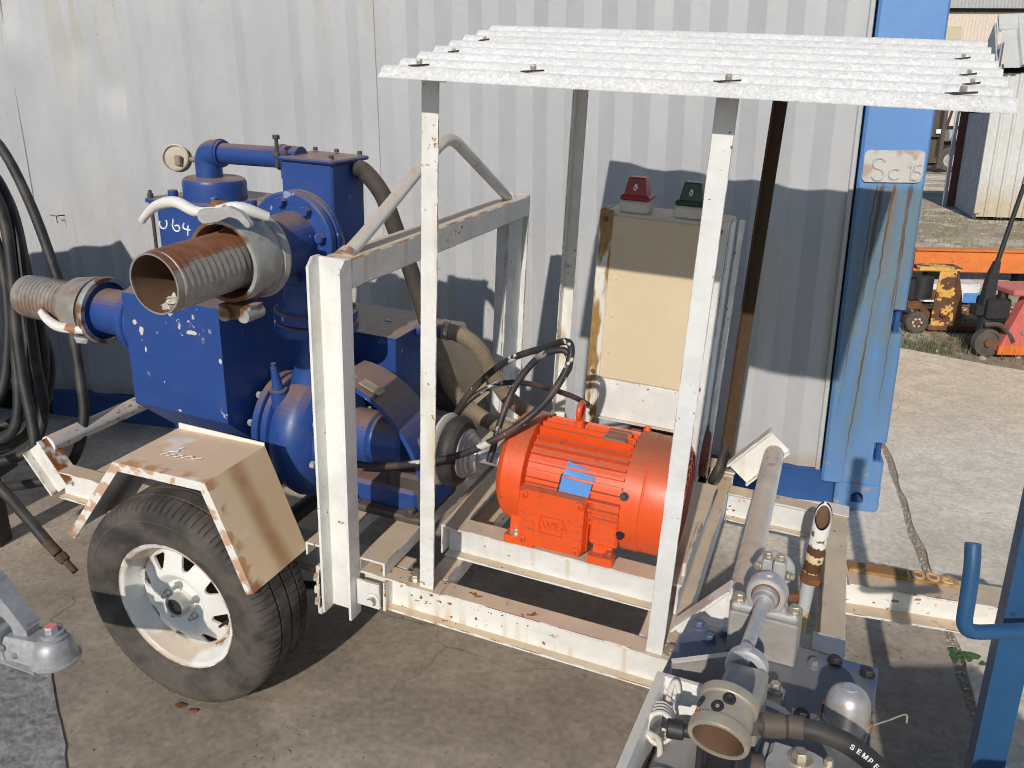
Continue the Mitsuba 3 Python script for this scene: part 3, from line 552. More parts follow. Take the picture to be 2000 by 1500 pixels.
# fenders
FP = [(-.328, .150), (-.127, .412), (.163, .422), (.280, .140)]
def fender(y0, y1, lipin, ylip):
    ln = LineString(FP); pl = ln.buffer(.0022, cap_style=2, join_style=2)
    lip = LineString(FP).buffer(.022, cap_style=2, join_style=2, single_sided=False)
    below = Polygon(FP + [(.28, -.3), (-.33, -.3)]).buffer(.0021, join_style=2)
    lip = lip.intersection(below).difference(LineString(FP).buffer(.0005, cap_style=2, join_style=2)) if False else lip.intersection(below)
    f = lambda pg, a, b: placed(trimesh.creation.extrude_polygon(pg, b-a, engine='earcut'), np.array([1., 0, 0]), np.array([0, 0, 1.]), np.array([0, -1., 0]), (0, b, 0))
    return f(pl, y0, y1), f(lip, ylip, ylip+.004)
for k, (y0, y1, yl) in enumerate(((-.012, .212, -.0165), (1.25, 1.474, 1.4745))):
    a, b = fender(y0, y1, 0, yl); fk = add(tr, 'fender', a, 'mat_fender', smooth=False, label='dusty white angular fender with brown rust runs, over the near wheel' if k == 0 else None)
    add(fk, 'lip', b, 'mat_fender', smooth=False)
    if k == 0:
        add(fk, 'inner_lip', box(-.125, .162, .213, .2165, .405, .432, .001), 'mat_fender', smooth=False)
        sc = []
        for P_ in ([(-.02, .115), (-.035, .10), (-.02, .085), (-.05, .075)], [(-.06, .045), (-.045, .062), (-.03, .048), (-.015, .066), (.0, .05), (.02, .068), (.03, .055), (.055, .075), (.075, .06), (.10, .078)]):
            sc.append(stroke([(a*.7-.0, b*.8+.02, .4195 + .0345*(a*.7+.127)) for a, b in P_], .0011))
        add(fk, 'chalk_mark', cat(sc), 'mat_chalk')
# wheels
def wheel(y0, s, full=True):
    """the wheel's outer rim edge lies at y0 and its axle runs towards y0 + s"""
    k = add(tr, 'wheel', lathe([(.020, -.012), (.033, -.012), (.036, .006), (.036, .055), (.030, .09), (0, .09)] if False else [(0, .10), (.034, .10), (.034, .045), (.031, .008), (.0, .008)][::-1], (0, y0, 0), (0, s, 0), 24), 'mat_white_clean')
    tp = [(.187, .004), (.196, -.006), (.212, -.014), (.232, -.0185), (.250, -.020), (.262, -.0195), (.264, -.0205), (.268, -.0195), (.284, -.0155), (.296, -.009), (.3035, .001), (.3085, .012), (.3115, .026),
          (.3125, .040), (.307, .0415), (.307, .0465), (.3130, .048), (.3135, .083), (.3075, .0845), (.3075, .0895), (.3135, .091), (.3130, .126), (.307, .1275), (.307, .1325), (.3125, .134), (.3115, .148), (.308, .162), (.300, .174), (.270, .190), (.235, .190), (.200, .178), (.187, .170)]
    def md(R, H, th):
        t = (th * 92 / (2*np.pi)) % 1; sh = np.exp(-((R-.303)/.011)**2) * (np.abs(H-.084) > .055)
        gro = (t + .5*np.sin(H*40)) % 1 < .16
        tread = (R > .309)
        R = R - .0062 * sh * (t < .30) - .0022 * tread * (((th*92/(2*np.pi)+H*26) % 1) < .14)
        sag = np.clip((R*np.cos(th - np.pi*1.5*0) - 0) , -1, 1)
        return R, H
    add(k, 'tyre', lathe(tp[::1] if s > 0 else tp, (0, y0, 0), (0, s, 0), 552, md, closed=True), 'mat_tyre', smooth=28)
    rp = [(.1905, -.002), (.1915, .003), (.1885, .008), (.181, .010), (.176, .022), (.170, .036), (.1600, .046), (.1590, .075), (.158, .150), (.153, .150), (.1535, .075), (.1545, .050), (.164, .036), (.1665, .026), (.172, .020), (.1745, .007), (.180, .002), (.186, -.001)]
    add(k, 'rim', lathe(rp, (0, y0, 0), (0, s, 0), 96, closed=True), 'mat_rim', smooth=40)
    dp_ = [(a, b + .010) for a, b in [(.030, .026), (.062, .026), (.066, .023), (.078, .012), (.088, .008), (.098, .010), (.110, .018), (.145, .034), (.1535, .044), (.1535, .052), (.144, .042), (.108, .024), (.098, .016), (.088, .014), (.080, .017), (.068, .029), (.062, .032), (.030, .032)]]
    disc = m3.Manifold.revolve(m3.CrossSection([np.array(dp_)[::1]], m3.FillRule.NonZero), 96) if full else None
    if full:
        for i in range(8):
            a = math.radians(12 + i*45); tri = []
            for r_, hw in ((.104, .003), (.108, .010), (.137, .0235), (.143, .019)):
                for sg in (-1, 1):
                    for zz in (-.01, .1): tri.append((r_*math.cos(a) - sg*hw*math.sin(a), r_*math.sin(a) + sg*hw*math.cos(a), zz))
            disc = disc - m3.Manifold.hull_points(np.array(tri))
        for i in range(4):
            a = math.radians(62 + i*90); disc = disc - m3.Manifold.cylinder(.2, .0045, .0045, 12).translate([.051*math.cos(a), .051*math.sin(a), -.05])
        u, v, w = basis(np.array([0, s, 0.])); add(k, 'wheel_disc', placed(disc, u, v, w, (0, y0, 0)), 'mat_rim', smooth=30)
        add(k, 'brake_drum', cyl((0, y0+s*.085, 0), (0, y0+s*.15, 0), .145, 40), 'mat_dirtytop')
        add(k, 'hub_cap', cat(lathe([(0, .002), (.021, .002), (.0235, .005), (.0235, .05), (0, .05)], (0, y0, 0), (0, s, 0), 24)), 'mat_black')
        add(k, 'hub_ring', lathe([(.0245, .0), (.032, .0), (.0325, .06), (.0245, .06)], (0, y0, 0), (0, s, 0), 28, closed=True), 'mat_cast')
        for i in range(5):
            a = math.radians(25 + i*72); c_ = np.array([.0515*math.cos(a), y0 + s*.037, .0515*math.sin(a)])
            add(k, 'wheel_nut', cat(hexn(c_, (0, -s, 0), .017, .015), cyl(c_, c_ + np.array([0, -s*.026, 0]), .0058, 12)), 'mat_steel')
        add(k, 'valve', cyl((.158, y0+s*.03, -.01), (.150, y0-s*.004, -.012), .004, 10), 'mat_black')
    return k
wheel(0., 1.); wheel(1.46, -1., False)
add(tr, 'axle', cyl((0, .13, 0), (0, 1.33, 0), .028, 20), 'mat_black')
for i in range(4): add(tr, 'leaf_spring', sweep([(-.34+.05*i, .245, .006-.007*i), (0, .245, -.045-.007*i), (.34-.05*i, .245, .006-.007*i)], .012, 4, 8), 'mat_black')
for z in (.098, .060, .022): add(tr, 'shackle_bolt', bolt((.352, .165, z), (-1, -.5, 0), .020, .012), 'mat_white')
add(tr, 'spring_hanger', box(.335, .352, .17, .26, -.03, .125), W_)
# ================================================================== CANOPY over the motors
cn = thing('canopy', 'corrugated galvanised canopy roof on four thin rusty white posts over the motors', 'canopy')
EY, EZ, RYY, RZZ = .083, 1.3705, .692, 1.484
def post(x, y, rear, mat):
    t = .004
    if rear: m = cat(box(x, x+t, y-.040, y, .13, 1.386, .001), box(x+t-.0005, x+.040, y-t, y-.0005, .13, 1.385, .001))
    else: m = cat(box(x, x+.040, y, y+t, .13, 1.372, .001), box(x, x+t, y+t-.0005, y+.040, .13, 1.371, .001))
    k = add(cn, 'post', m, mat, label={'mat_brownpost': 'brown rusted rear right canopy post'}.get(mat)); 
    add(k, 'foot_plate', box(x-.035, x+.062, min(y-.012, y-.04 if rear else y), y+.046, .1275, .1335, .001), 'mat_white')
    add(k, 'foot_bolt', bolt((x+(.056 if x > 1 else -.022), y+.02, .1335), (0, 0, 1), .02, .012), 'mat_zinc')
post(.634, .198, False, 'mat_white_rusty'); post(1.228, .198, False, 'mat_white'); post(.632, 1.262, True, 'mat_white_rusty'); post(1.238, 1.262, True, 'mat_brownpost')
for yy in (.225, 1.20): add(cn, 'purlin', box(.625, 1.665, yy, yy+.035, 1.367 + (.0 if yy < 1 else .02), 1.385 + (.0 if yy < 1 else .02), .002), 'mat_black')
add(cn, 'ridge_purlin', box(.63, 1.66, .675, .705, 1.425, 1.462, .002), 'mat_black')
for x in (.640, 1.645):
    for s0, s1 in (((x, .26, 1.385), (x, .69, 1.460)), ((x, .69, 1.460), (x, 1.24, 1.392))):
        add(cn, 'rafter', extr(sbox(-.015, -.03, .015, 0), s0, s1), 'mat_black')
def sheet(p0, p1, x0, x1, amp=.0088, th=.0006, flare=True):
    """corrugations run along x; the profile runs from the eave p0 to the ridge p1 (y, z)"""
    p0, p1 = np.array(p0), np.array(p1); d = p1 - p0; L = np.linalg.norm(d); d /= L; nv = np.array([-d[1], d[0]]) * (1 if d[0] > 0 else -1)
    s = np.linspace(0, L, 150); ph = 2*np.pi*s/.0762 - np.pi*.86
    hgt = amp*np.cos(ph); prof = p0 + s[:, None]*d + hgt[:, None]*nv
    dh = -amp*np.sin(ph)*2*np.pi/.0762; nn = (nv - dh[:, None]*d*1.0); nn /= np.linalg.norm(nn, axis=1)[:, None]
    xs = np.linspace(x0, x1, 24); V = []; n = len(s)
    for side in (1, -1):
        for x in xs:
            wv = .0005*np.sin(x*5+s*3) + .0012*(meshkit.fbm(np.stack([s*5, s*0+x*1.5, s*0], 1), 1)-.5)
            V.append(np.stack([np.full(n, x), prof[:, 0] + side*th*nn[:, 0], prof[:, 1] + side*th*nn[:, 1] + wv], 1))
    V = np.vstack(V); F = []; K = len(xs)
    for k in range(K-1):
        i = np.arange(n-1); a, b, c, e = i+k*n, i+1+k*n, i+1+(k+1)*n, i+(k+1)*n; o = K*n
        F += [np.stack([a, e, c], 1), np.stack([a, c, b], 1), np.stack([a+o, c+o, e+o], 1), np.stack([a+o, b+o, c+o], 1)]
    rim = [k*n for k in range(K)] + [(K-1)*n + i for i in range(1, n)] + [k*n + n-1 for k in range(K-2, -1, -1)] + [i for i in range(n-2, 0, -1)]
    rim = np.array(rim); r2 = np.roll(rim, -1); F += [np.stack([rim, rim+K*n, r2+K*n], 1), np.stack([rim, r2+K*n, r2], 1)]
    m = trimesh.Trimesh(V, np.vstack(F), process=False); trimesh.repair.fix_normals(m); return m
add(cn, 'roof_sheet', sheet((EY, EZ), (RYY, RZZ), .598, 1.688), 'mat_galv_sheet', smooth=40)
add(cn, 'roof_sheet', sheet((1.355, 1.408), (RYY-.012, RZZ-.010), .600, 1.684), 'mat_galv_sheet', smooth=40)
sl = (RZZ-EZ)/(RYY-EY)
for x, k in ((.672, 0), (.905, 0), (1.256, 0), (1.612, 0), (.672, 2), (1.63, 2), (.675, 4), (1.63, 4), (1.63, 1)):
    y = EY + .036 + k*.0752; z = EZ + (y-EY)*sl + .0105
    sk = add(cn, 'roof_screw', bolt((x, y, z), (-.02, -sl, 1), .010 if k == 0 else .007, .008 if k == 0 else .005, 0), 'mat_zinc'); add(sk, 'washer', hull([(x+a*(.021 if k == 0 else .012)*(1.2 if j else 1), y+b*(.011 if k == 0 else .006), z+c+.002*a) for j, (a, b) in enumerate(((1, 0), (-1, 0), (.5, 1), (-.5, 1), (.5, -1), (-.5, -1))) for c in (-.001, .002)]), 'mat_black')

# ================================================================== CONTROL CABINET
cb = thing('control_cabinet', 'tall cream control cabinet with red and green lamps on top, behind the front motor', 'electrical cabinet')
X0, X1, YF, ZB, ZM, ZT = .815, 1.190, 1.0, .345, .478, .990
add(cb, 'cabinet_body', box(X0+.004, X1-.004, YF+.012, YF+.19, ZB, ZT+.008, .003), 'mat_offwhite')
dr_ = add(cb, 'door_panel', box(X0+.038, X1-.036, YF-.001, YF+.011, ZM+.002, ZT, .002), 'mat_cream')
for x in (X0+.062, X1-.06):
    for i in range(4): add(dr_, 'rivet', cyl((x, YF-.001, ZM+.09+i*.118), (x, YF-.0065, ZM+.09+i*.118), .0065, 14, .0045), 'mat_offwhite')
add(dr_, 'rivet', cyl((1.02, YF-.001, .87), (1.02, YF-.004, .87), .0055, 14, .004), 'mat_cream')
add(cb, 'kick_panel', box(X0+.030, X1-.028, YF+.001, YF+.012, ZB, ZM, .002), 'mat_white_clean')
add(cb, 'kick_lip', box(X0+.030, X1-.028, YF-.012, YF+.001, ZB-.003, ZB+.001, .001), 'mat_white')
for x, a in ((X0, 1), (X1, -1)):
    x0, x1 = sorted((x, x + a*.040)); add(cb, 'frame_angle', cat(box(x0, x1, YF-.0055, YF-.0015, .12, ZT+.018, .001), box(*sorted((x-.0, x+a*.004)), YF-.0055+.0035, YF+.05, .12, ZT+.017, .001)), 'mat_angle' if a > 0 else 'mat_white')
    for z in (ZB+.155, ZT-.01): add(cb, 'frame_bolt', bolt((x + a*.02, YF-.0055, z), (0, -1, 0), .013, .006, 0), 'mat_rust')
add(cb, 'side_angle', box(X1+.001, X1+.006, YF+.02, YF+.13, .12, ZT+.01, .001), 'mat_white'); add(cb, 'side_angle', box(X1+.014, X1+.03, YF+.12, YF+.135, .12, ZT+.01, .001), 'mat_white_rusty')
add(cb, 'side_angle', box(X0-.006, X0-.001, YF+.02, YF+.16, .12, ZT+.01, .001), 'mat_white_rusty')
for xx, mt, nm in ((.906, 'mat_red', 'red'), (1.070, 'mat_green', 'green')):
    bk = add(cb, 'lamp_base', box(xx-.044, xx+.044, YF+.025, YF+.11, ZT+.009, ZT+.045, .006), 'mat_offwhite', label=f'cream base of the {nm} lamp')
    th = np.linspace(0, 6.28, 25)[:-1]; add(bk, 'knockout', lathe([(.014, 0), (.0165, 0), (.0165, .0015), (.014, .0015)], (xx+.005, YF+.025, ZT+.027), (0, -1, 0), 24, closed=True), 'mat_offwhite')
    lm = add(cb, 'lamp_lens', cat(box(xx-.044, xx+.046, YF+.023, YF+.112, ZT+.0455, ZT+.062, .006), hull([(xx+sx*w_, YF+.067+sy*d_, z) for sx in (-1, 1) for sy in (-1, 1) for w_, d_, z in ((.034, .034, ZT+.061), (.026, .027, ZT+.108), (.022, .022, ZT+.112))])), mt, label=f'{nm} lamp lens on the cabinet top')
    add(lm, 'chalk_mark', stroke([(xx-.008, YF+.037, ZT+.072), (xx-.002, YF+.038, ZT+.092), (xx+.002, YF+.037, ZT+.083), (xx-.004, YF+.036, ZT+.074)], .0022), 'mat_chalk')

# ================================================================== ELECTRIC MOTORS
def motor(label, detail, F, mat='mat_orange'):
    FR[0] = F; k = thing('electric_motor', label, 'electric motor', None); y, z = .5, .382
    A = lambda x: (x, y, z); D = (1, 0, 0)
    add(k, 'end_shield', lathe([(0, 0), (.05, 0), (.09, .004), (.122, .014), (.137, .026), (.145, .034), (.145, .050), (.149, .052), (.149, .090), (.128, .094), (0, .094)], A(.748), D, 48), mat)
    add(k, 'shaft', cyl(A(.66), A(.75), .022, 24, c=.002), 'mat_silverpaint')
    add(k, 'stator_body', cyl(A(.838), A(1.105), .119, 56), mat)
    fins = []
    for i in range(36):
        a = math.radians(i*10 + 5); c, s = math.cos(a), math.sin(a)
        if s < -.75: continue
        f = hull([(xx, y + rr*c + t*-s, z + rr*s + t*c) for xx, rr in ((.846, .115), (.846, .148), (1.096, .148), (1.096, .115)) for t in ((-.0042, .0042) if rr < .13 else (-.0022, .0022))])
        if .62 < abs(a/math.pi) < .98 or 1.0 < a/math.pi < 1.2: 
            f = hull([(xx, y + rr*c + t*-s, z + rr*s + t*c) for xx, rr in ((.846, .115), (.846, .137), (1.096, .137), (1.096, .115)) for t in (-.003, .003)])
        fins.append(f)
    for f in fins: add(k, 'fin', f, mat)
    fc = add(k, 'fan_cover', lathe([(0, .130), (.085, .130), (.135, .126), (.149, .116), (.1535, .104), (.1535, .052), (.1525, .050), (.1525, .047), (.1550, .044), (.1555, .0), (.150, .0), (0, .004)][::-1], A(1.102), D, 64), mat)
    for i in range(5): add(fc, 'grille_ring', lathe([(.03+.022*i, .129), (.038+.022*i, .129), (.038+.022*i, .1325), (.03+.022*i, .1325)], A(1.102), D, 40, closed=True), 'mat_orange_dusty')
    for a in (70, 160, 200): add(fc, 'cover_screw', bolt((1.108, y+.1555*math.cos(math.radians(a)), z+.1555*math.sin(math.radians(a))), (0, math.cos(math.radians(a)), math.sin(math.radians(a))), .014, .010, 1.6), mat if a == 70 else 'mat_black')
    for xs in ((.800, .882), (1.028, 1.094)):
        for sg in (-1, 1):
            q = y + sg*.127; ft = add(k, 'foot', cat(hull([(x, yy, zz) for x in xs for yy, zz in ((q-.017, .2235), (q+.017, .2235), (q-.017, .246), (q+.017, .246))]), hull([(x, yy, zz) for x in (xs[0]+.008, xs[1]-.008) for yy, zz in ((q-sg*.005, .245), (y+sg*.09, .245), (y+sg*.118, .33), (y+sg*.08, .33))])), mat)
            add(ft, 'foot_bolt', bolt(((xs[0]+xs[1])/2 + (.02 if xs[0] > 1 else -.012), q, .246), (0, 0, 1), .018, .012), 'mat_orange_dusty' if xs[0] > 1 else 'mat_zinc')
    eb = trimesh.creation.torus(.021, .0072, 28, 14); add(k, 'lifting_eye', cat(placed(eb, np.array([0, 1., 0]), np.array([0, 0, 1.]), np.array([1., 0, 0]), (.942, y, z+.190)), cyl((.942, y, z+.120), (.942, y, z+.172), .013, 18, .011)), mat)
    add(k, 'top_plate', box(1.015, 1.075, y-.04, y+.03, z+.138, z+.1465, .003), 'mat_dirtytop'); add(k, 'grease_nipple', bolt((1.078, y-.01, z+.140), (0, 0, 1), .012, .014), mat)
    if not detail: return k
    # terminal box
    jb = add(k, 'terminal_box', box(.833, 1.021, .362, .43, .232, .402, .012), mat, smooth=30)
    cov = m3.Manifold.hull_points(np.array([(a, b, c) for a, c in ((.836, .244), (.846, .234), (1.008, .234), (1.018, .244), (1.018, .392), (1.008, .402), (.846, .402), (.836, .392)) for b in (.3665,)] + [(a, .347, c) for a, c in ((.841, .248), (.850, .239), (1.004, .239), (1.013, .248), (1.013, .388), (1.004, .397), (.850, .397), (.841, .388))]))
    cv = add(jb, 'cover', cov, mat, smooth=20)
    for a, c in ((.853, .384), (1.000, .384), (.853, .252), (1.000, .252)):
        add(jb, 'cover_screw', cat(cyl((a, .352, c), (a, .3405, c), .0125, 20, .0115, .002), bolt((a, .3405, c), (0, -1, 0), .008, .005, 0)), mat)
    for sx in (.845, .972):
        for c in (.285, .306, .327): add(jb, 'cover_rib', box(sx, sx+.040, .3425, .348, c, c+.004, .0015), mat)
    fr_ = sbox(.897, .282, .961, .334); fr_ = fr_.difference(fr_.buffer(-.004)); add(jb, 'logo_frame', placed(trimesh.creation.extrude_polygon(fr_, .006, engine='earcut'), np.array([1., 0, 0]), np.array([0, 0, 1.]), np.array([0, -1., 0]), (0, .348, 0)), mat, smooth=False)
    add(jb, 'logo', text('WEG', .021, .005, (.9045, .3475, .2985), (1, 0, 0), (0, 0, 1), True), mat, smooth=False)
    pd = add(k, 'fin_block', box(1.024, 1.098, .372, .40, .268, .385, .006), mat)
    for c in (.287, .310, .333, .356): add(pd, 'rib', box(1.030, 1.092, .3675, .374, c, c+.004, .0015), mat)
    bp = np.array([(.935, .362, .4025), (1.012, .362, .4025), (1.012, .40, .4025), (.935, .41, .4025)])
    bx = add(k, 'broken_blue_lid', hull([(.938, .364, .4035), (1.016, .364, .4035), (.942, .372, .440), (1.020, .372, .436), (.942, .395, .440), (1.020, .395, .436), (.938, .40, .4035), (1.016, .40, .4035)]), 'mat_blueplastic', label='broken bright blue plastic lid lying on the terminal box')
    add(bx, 'dark_edge', cat(hull([(.934, .361, .4035), (.9375, .361, .4035), (.938, .371, .443), (.941, .371, .443), (.934, .40, .4035), (.938, .396, .443)]), hull([(.941, .3835, .4375), (1.0215, .3835, .4325), (.941, .396, .4375), (1.0215, .396, .4325), (.941, .3835, .4405), (1.0215, .3835, .4355)])), 'mat_black')
    add(bx, 'flap', hull([(.940, .384, .441), (1.021, .384, .436), (.941, .397, .446), (1.022, .397, .441), (.946, .404, .470), (1.018, .410, .452), (.946, .408, .470), (1.018, .414, .452)]), 'mat_blueplastic')
    for x in (.905, .965): add(jb, 'cable_gland', cyl((x, .395, .233), (x, .395, .205), .016, 20), 'mat_offwhite')
    return k
motor('front orange electric motor with terminal box facing the camera', True, TR)
sc_ = .56; F2 = TR @ np.array([[sc_, 0, 0, 1.215 - sc_*1.233], [0, sc_, 0, 1.135 - sc_*.5], [0, 0, sc_, .235 - sc_*.382], [0, 0, 0, 1.]])
motor('small dull red motor half hidden under the control cabinet', False, F2, 'mat_red_dusty')
FR[0] = TR
add('electric_motor_001', 'stand', box(.98, 1.22, 1.06, 1.20, .1285, .146, .003), 'mat_dark')
# shaft coupling between pump and motor
cp = thing('shaft_coupling', 'black rubber tyre coupling with pale metal hubs between the pump and the front motor', 'shaft coupling')
add(cp, 'rubber_tyre', lathe([(.055, 0), (.088, .002), (.098, .012), (.102, .026), (.098, .040), (.088, .050), (.055, .052)], (.566, .5, .378), (1, 0, 0), 48, closed=True), 'mat_hose')
add(cp, 'hub', lathe([(0, .0), (.066, .0), (.070, .004), (.070, .010), (.060, .013), (.060, .018), (.052, .022), (.052, .030), (.043, .034), (.040, .050), (0, .050)], (.616, .5, .378), (1, 0, 0), 40), 'mat_silverpaint')
add(cp, 'hub', lathe([(0, -.012), (.10, -.012), (.104, -.004), (.088, .004), (0, .004)], (.562, .5, .378), (1, 0, 0), 40), 'mat_offwhite')
add(cp, 'coupling_shaft', cyl((.40, .5, .374), (.56, .5, .378), .020, 20), 'mat_goose')

# ================================================================== PUMP
pu = thing('water_pump', 'large blue water pump with priming tanks and flanged pipes on the trailer', 'pump')
B = 'mat_blue'; PY, PZ = .5, .345
VX = .062
vol = lathe([(0, .0), (.140, .0), (.146, .004), (.160, .012), (.178, .028), (.190, .050), (.196, .075), (.192, .100), (.178, .122), (.156, .138), (.140, .144), (.140, .156), (.09, .160), (0, .160)], (VX, PY, PZ), (1, 0, 0), 72)
add(pu, 'volute', vol, B)
sf = add(pu, 'suction_cover', cat(lathe([(0, .0), (.147, .0), (.151, .003), (.151, .022), (.147, .025), (.130, .027), (0, .027)], (.004, PY, PZ+.012), (1, 0, 0), 64), lathe([(0, .0), (.147, .0), (.151, .003), (.151, .020), (.147, .023), (.130, .030), (0, .030)], (.036, PY, PZ+.012), (1, 0, 0), 64)), B)
for i in range(10):
    a = math.radians(20 + 36*i); add(sf, 'cover_nut', bolt((.004, PY+.136*math.cos(a), PZ+.012+.136*math.sin(a)), (-1, 0, 0), .019, .014, 0), 'mat_silverpaint')
for i in range(8):
    a = math.radians(10 + 45*i); add(pu, 'casing_bolt', bolt((VX+.146, PY+.155*math.cos(a), PZ+.155*math.sin(a)), (1, 0, 0), .019, .013, 0), 'mat_silverpaint')
add(pu, 'casing_plug', cat(cyl((.078, .375, .235), (.070, .338, .222), .024, 18, .021), hexn(np.array((.071, .342, .2235)), (-.2, -1, -.35), .032, .014)), B)
add(pu, 'oil_filler', cat(cyl((.088, .392, .455), (.086, .384, .512), .026, 20, .022), cyl((.086, .384, .512), (.083, .374, .580), .016, 16, .009), cyl((.083, .374, .580), (.0828, .3735, .592), .007, 12), lathe([(.020, 0), (.025, 0), (.025, .005), (.020, .005)], (.0862, .3845, .506), (0, -.14, 1), 24, closed=True)), B)
# discharge neck, flanges and check valve
add(pu, 'discharge_neck', sweep([(.125, .47, .40), (.130, .475, .47), (.142, .482, .54), (.150, .488, .61), (.152, .49, .675)], .056, 28, 6, mod=lambda s, L: 1.0 + .45*max(0, 1-s/L*1.25)**2), B)
for z in (.672, .706): 
    fk = add(pu, 'flange', lathe([(0, 0), (.112, 0), (.117, .004), (.117, .026), (.112, .030), (0, .030)], (.152, .49, z), (0, 0, 1), 48), B)
    for i in range(8):
        a = math.radians(22.5+45*i); add(fk, 'flange_bolt', cat(hexn(np.array((.152+.094*math.cos(a), .49+.094*math.sin(a), z+.028 if z > .69 else z+.002)), (0, 0, 1 if z > .69 else -1), .02, .014)), B)
add(pu, 'valve_body', cat(lathe([(0, 0), (.098, .0), (.098, .012), (.085, .05), (.084, .10), (.06, .16), (0, .17)], (.152, .49, .736), (0, 0, 1), 40), sweep([(.152, .49, .78), (.154, .49, .86), (.158, .47, .925), (.165, .42, .945), (.168, .38, .945)], .088, 32, 6)), B)
for i, yy in enumerate((.435, .404)):
    fl = add(pu, 'flange', lathe([(0, 0), (.119, 0), (.124, .004), (.124, .022), (.119, .026), (0, .026)], (.160, yy, .945), (0, -1, 0), 56), B)
    if i:
        for j in range(8):
            a = math.radians(10+45*j); add(fl, 'flange_bolt', bolt((.160+.099*math.cos(a), yy-.026, .945+.099*math.sin(a)), (0, -1, 0), .024, .016, 0), B)
add(pu, 'discharge_pipe', cat(cyl((.168, .38, .945), (.168, .215, .942), .076, 40), lathe([(.074, 0), (.086, 0), (.090, .014), (.092, .022), (.074, .022)], (.168, .245, .942), (0, -1, 0), 40, closed=True)), B)
# suction tank with hopper bottom
tk = [(.300, .752), (.300, .412), (.455, .275), (.74, .275), (.74, .752)]
def yzprism(poly, x0, x1): return placed(trimesh.creation.extrude_polygon(poly, x1-x0, engine='earcut'), np.array([0, 1., 0]), np.array([0, 0, 1.]), np.array([1., 0, 0]), (x0, 0, 0))
def f_tank(p, n, uv):
    c = f_blue(p, n, uv); q = tl(p)
    def patch(x, z, w, h, s): 
        d = dr.sqrt(dr.square((q[0]-x)/w) + dr.square((q[2]-z)/h)) + 1.7*(fbm(p.x*70+s, p.y*70, p.z*70)-.5)
        return smoothstep(1., .9, d)
    m = mi.Float(0)
    for x, z, w, h, s in ((-.125, .667, .017, .007, 0), (-.328, .668, .007, .009, 3), (-.308, .645, .007, .014, 5), (-.300, .590, .003, .008, 9), (-.245, .50, .003, .004, 4), (-.16, .655, .004, .003, 2), (-.036, .60, .004, .008, 6), (-.2, .42, .006, .003, 1)): m = dr.maximum(m, patch(x, z, w, h, s))
    sp = smoothstep(.70, .74, fbm(q[0]*60, q[2]*60, 1.)) * smoothstep(.56, .66, fbm(q[0]*7, q[2]*7, 5.)) * smoothstep(.5, .9, -n.y)
    m = dr.maximum(m * smoothstep(.5, .8, -n.y), sp*.8)
    return mix(c, C3(.56, .53, .50), m)
P('mat_blue_tank', f_tank, .42)
sx = add(pu, 'suction_tank', yzprism(Polygon(tk).buffer(-.004).buffer(.004, quad_segs=2), -.365, -.028), 'mat_blue_tank', smooth=25)
add(pu, 'tank_foot', box(-.33, -.05, .42, .78, .168, .276, .004), B)
SY, SZ = .41, .640
for x in (-.415, -.385): add(pu, 'flange', lathe([(0, 0), (.104, 0), (.108, .003), (.108, .024), (.104, .027), (0, .027)], (x, SY, SZ), (1, 0, 0), 48), B)
add(pu, 'suction_pipe', cat(cyl((-.36, SY, SZ), (-.60, SY, SZ), .069, 40), lathe([(.066, 0), (.082, 0), (.088, .015), (.092, .024), (.066, .024)], (-.552, SY, SZ), (-1, 0, 0), 40, closed=True)), B)
# priming tank 064
pt = add(pu, 'priming_tank', box(-.498, -.085, .60, .86, .45, .948, .004), B)
add(pt, 'lid', box(-.520, -.060, .578, .885, .948, .962, .003), B)
for x, y in ((-.508, .592), (-.075, .592), (-.508, .87), (-.075, .87)): add(pt, 'tie_rod', cat(cyl((x, y, .46), (x, y, .985), .0055, 12), hexn(np.array((x, y, .962)), (0, 0, 1), .018, .014)), 'mat_goose')
for x, y in ((-.44, .615), (-.145, .615), (-.27, .600)): add(pt, 'lid_bolt', cyl((x, y, .962), (x, y, .990), .015, 20, c=.003) if x != -.27 else bolt((x, y, .962), (0, 0, 1), .022, .02, 1.3), B)
add(pt, 'cap', lathe([(0, 0), (.096, 0), (.096, .052), (.091, .062), (.083, .066), (0, .066)], (-.345, .695, .962), (0, 0, 1), 56), B)
c064 = [[(-.455, .880), (-.458, .868), (-.450, .858), (-.436, .860), (-.428, .874), (-.430, .886)], [(-.402, .892), (-.407, .868), (-.396, .855), (-.382, .860), (-.384, .873), (-.398, .872)], [(-.362, .884), (-.366, .868), (-.340, .864)], [(-.347, .878), (-.352, .846)]]
add(pt, 'chalk_number', cat([stroke([(x*1.02-.024, .599, z+.011) for x, z in q], .0024) for q in c064]), 'mat_chalk', label='white chalk number 064')
gx, gy, gz = -.362, .695, 1.085
add(pu, 'vent_pipe', cat(cyl((gx, gy, 1.028), (gx, gy, 1.07), .040, 28), sweep([(gx, gy, 1.055), (gx, gy, 1.078), (gx+.012, gy, 1.096), (gx+.035, gy, 1.102), (gx+.06, gy, 1.102)], .040, 28, 5), cyl((gx+.05, gy, 1.102), (-.07, gy, 1.108), .031, 28), cyl((gx+.045, gy, 1.102), (gx+.052, gy, 1.102), .043, 28), cyl((-.092, gy, 1.108), (-.080, gy, 1.108), .038, 28), cyl((-.08, gy, 1.108), (-.02, gy, 1.108), .036, 28), cyl((-.06, gy, 1.11), (-.06, gy, 1.05), .028, 24)), B)
add(pu, 'threaded_nipple', lathe([(.020 + .0015*(i % 2), .006*i) for i in range(14)], (-.06, gy, .98), (0, 0, 1), 24), 'mat_goose')
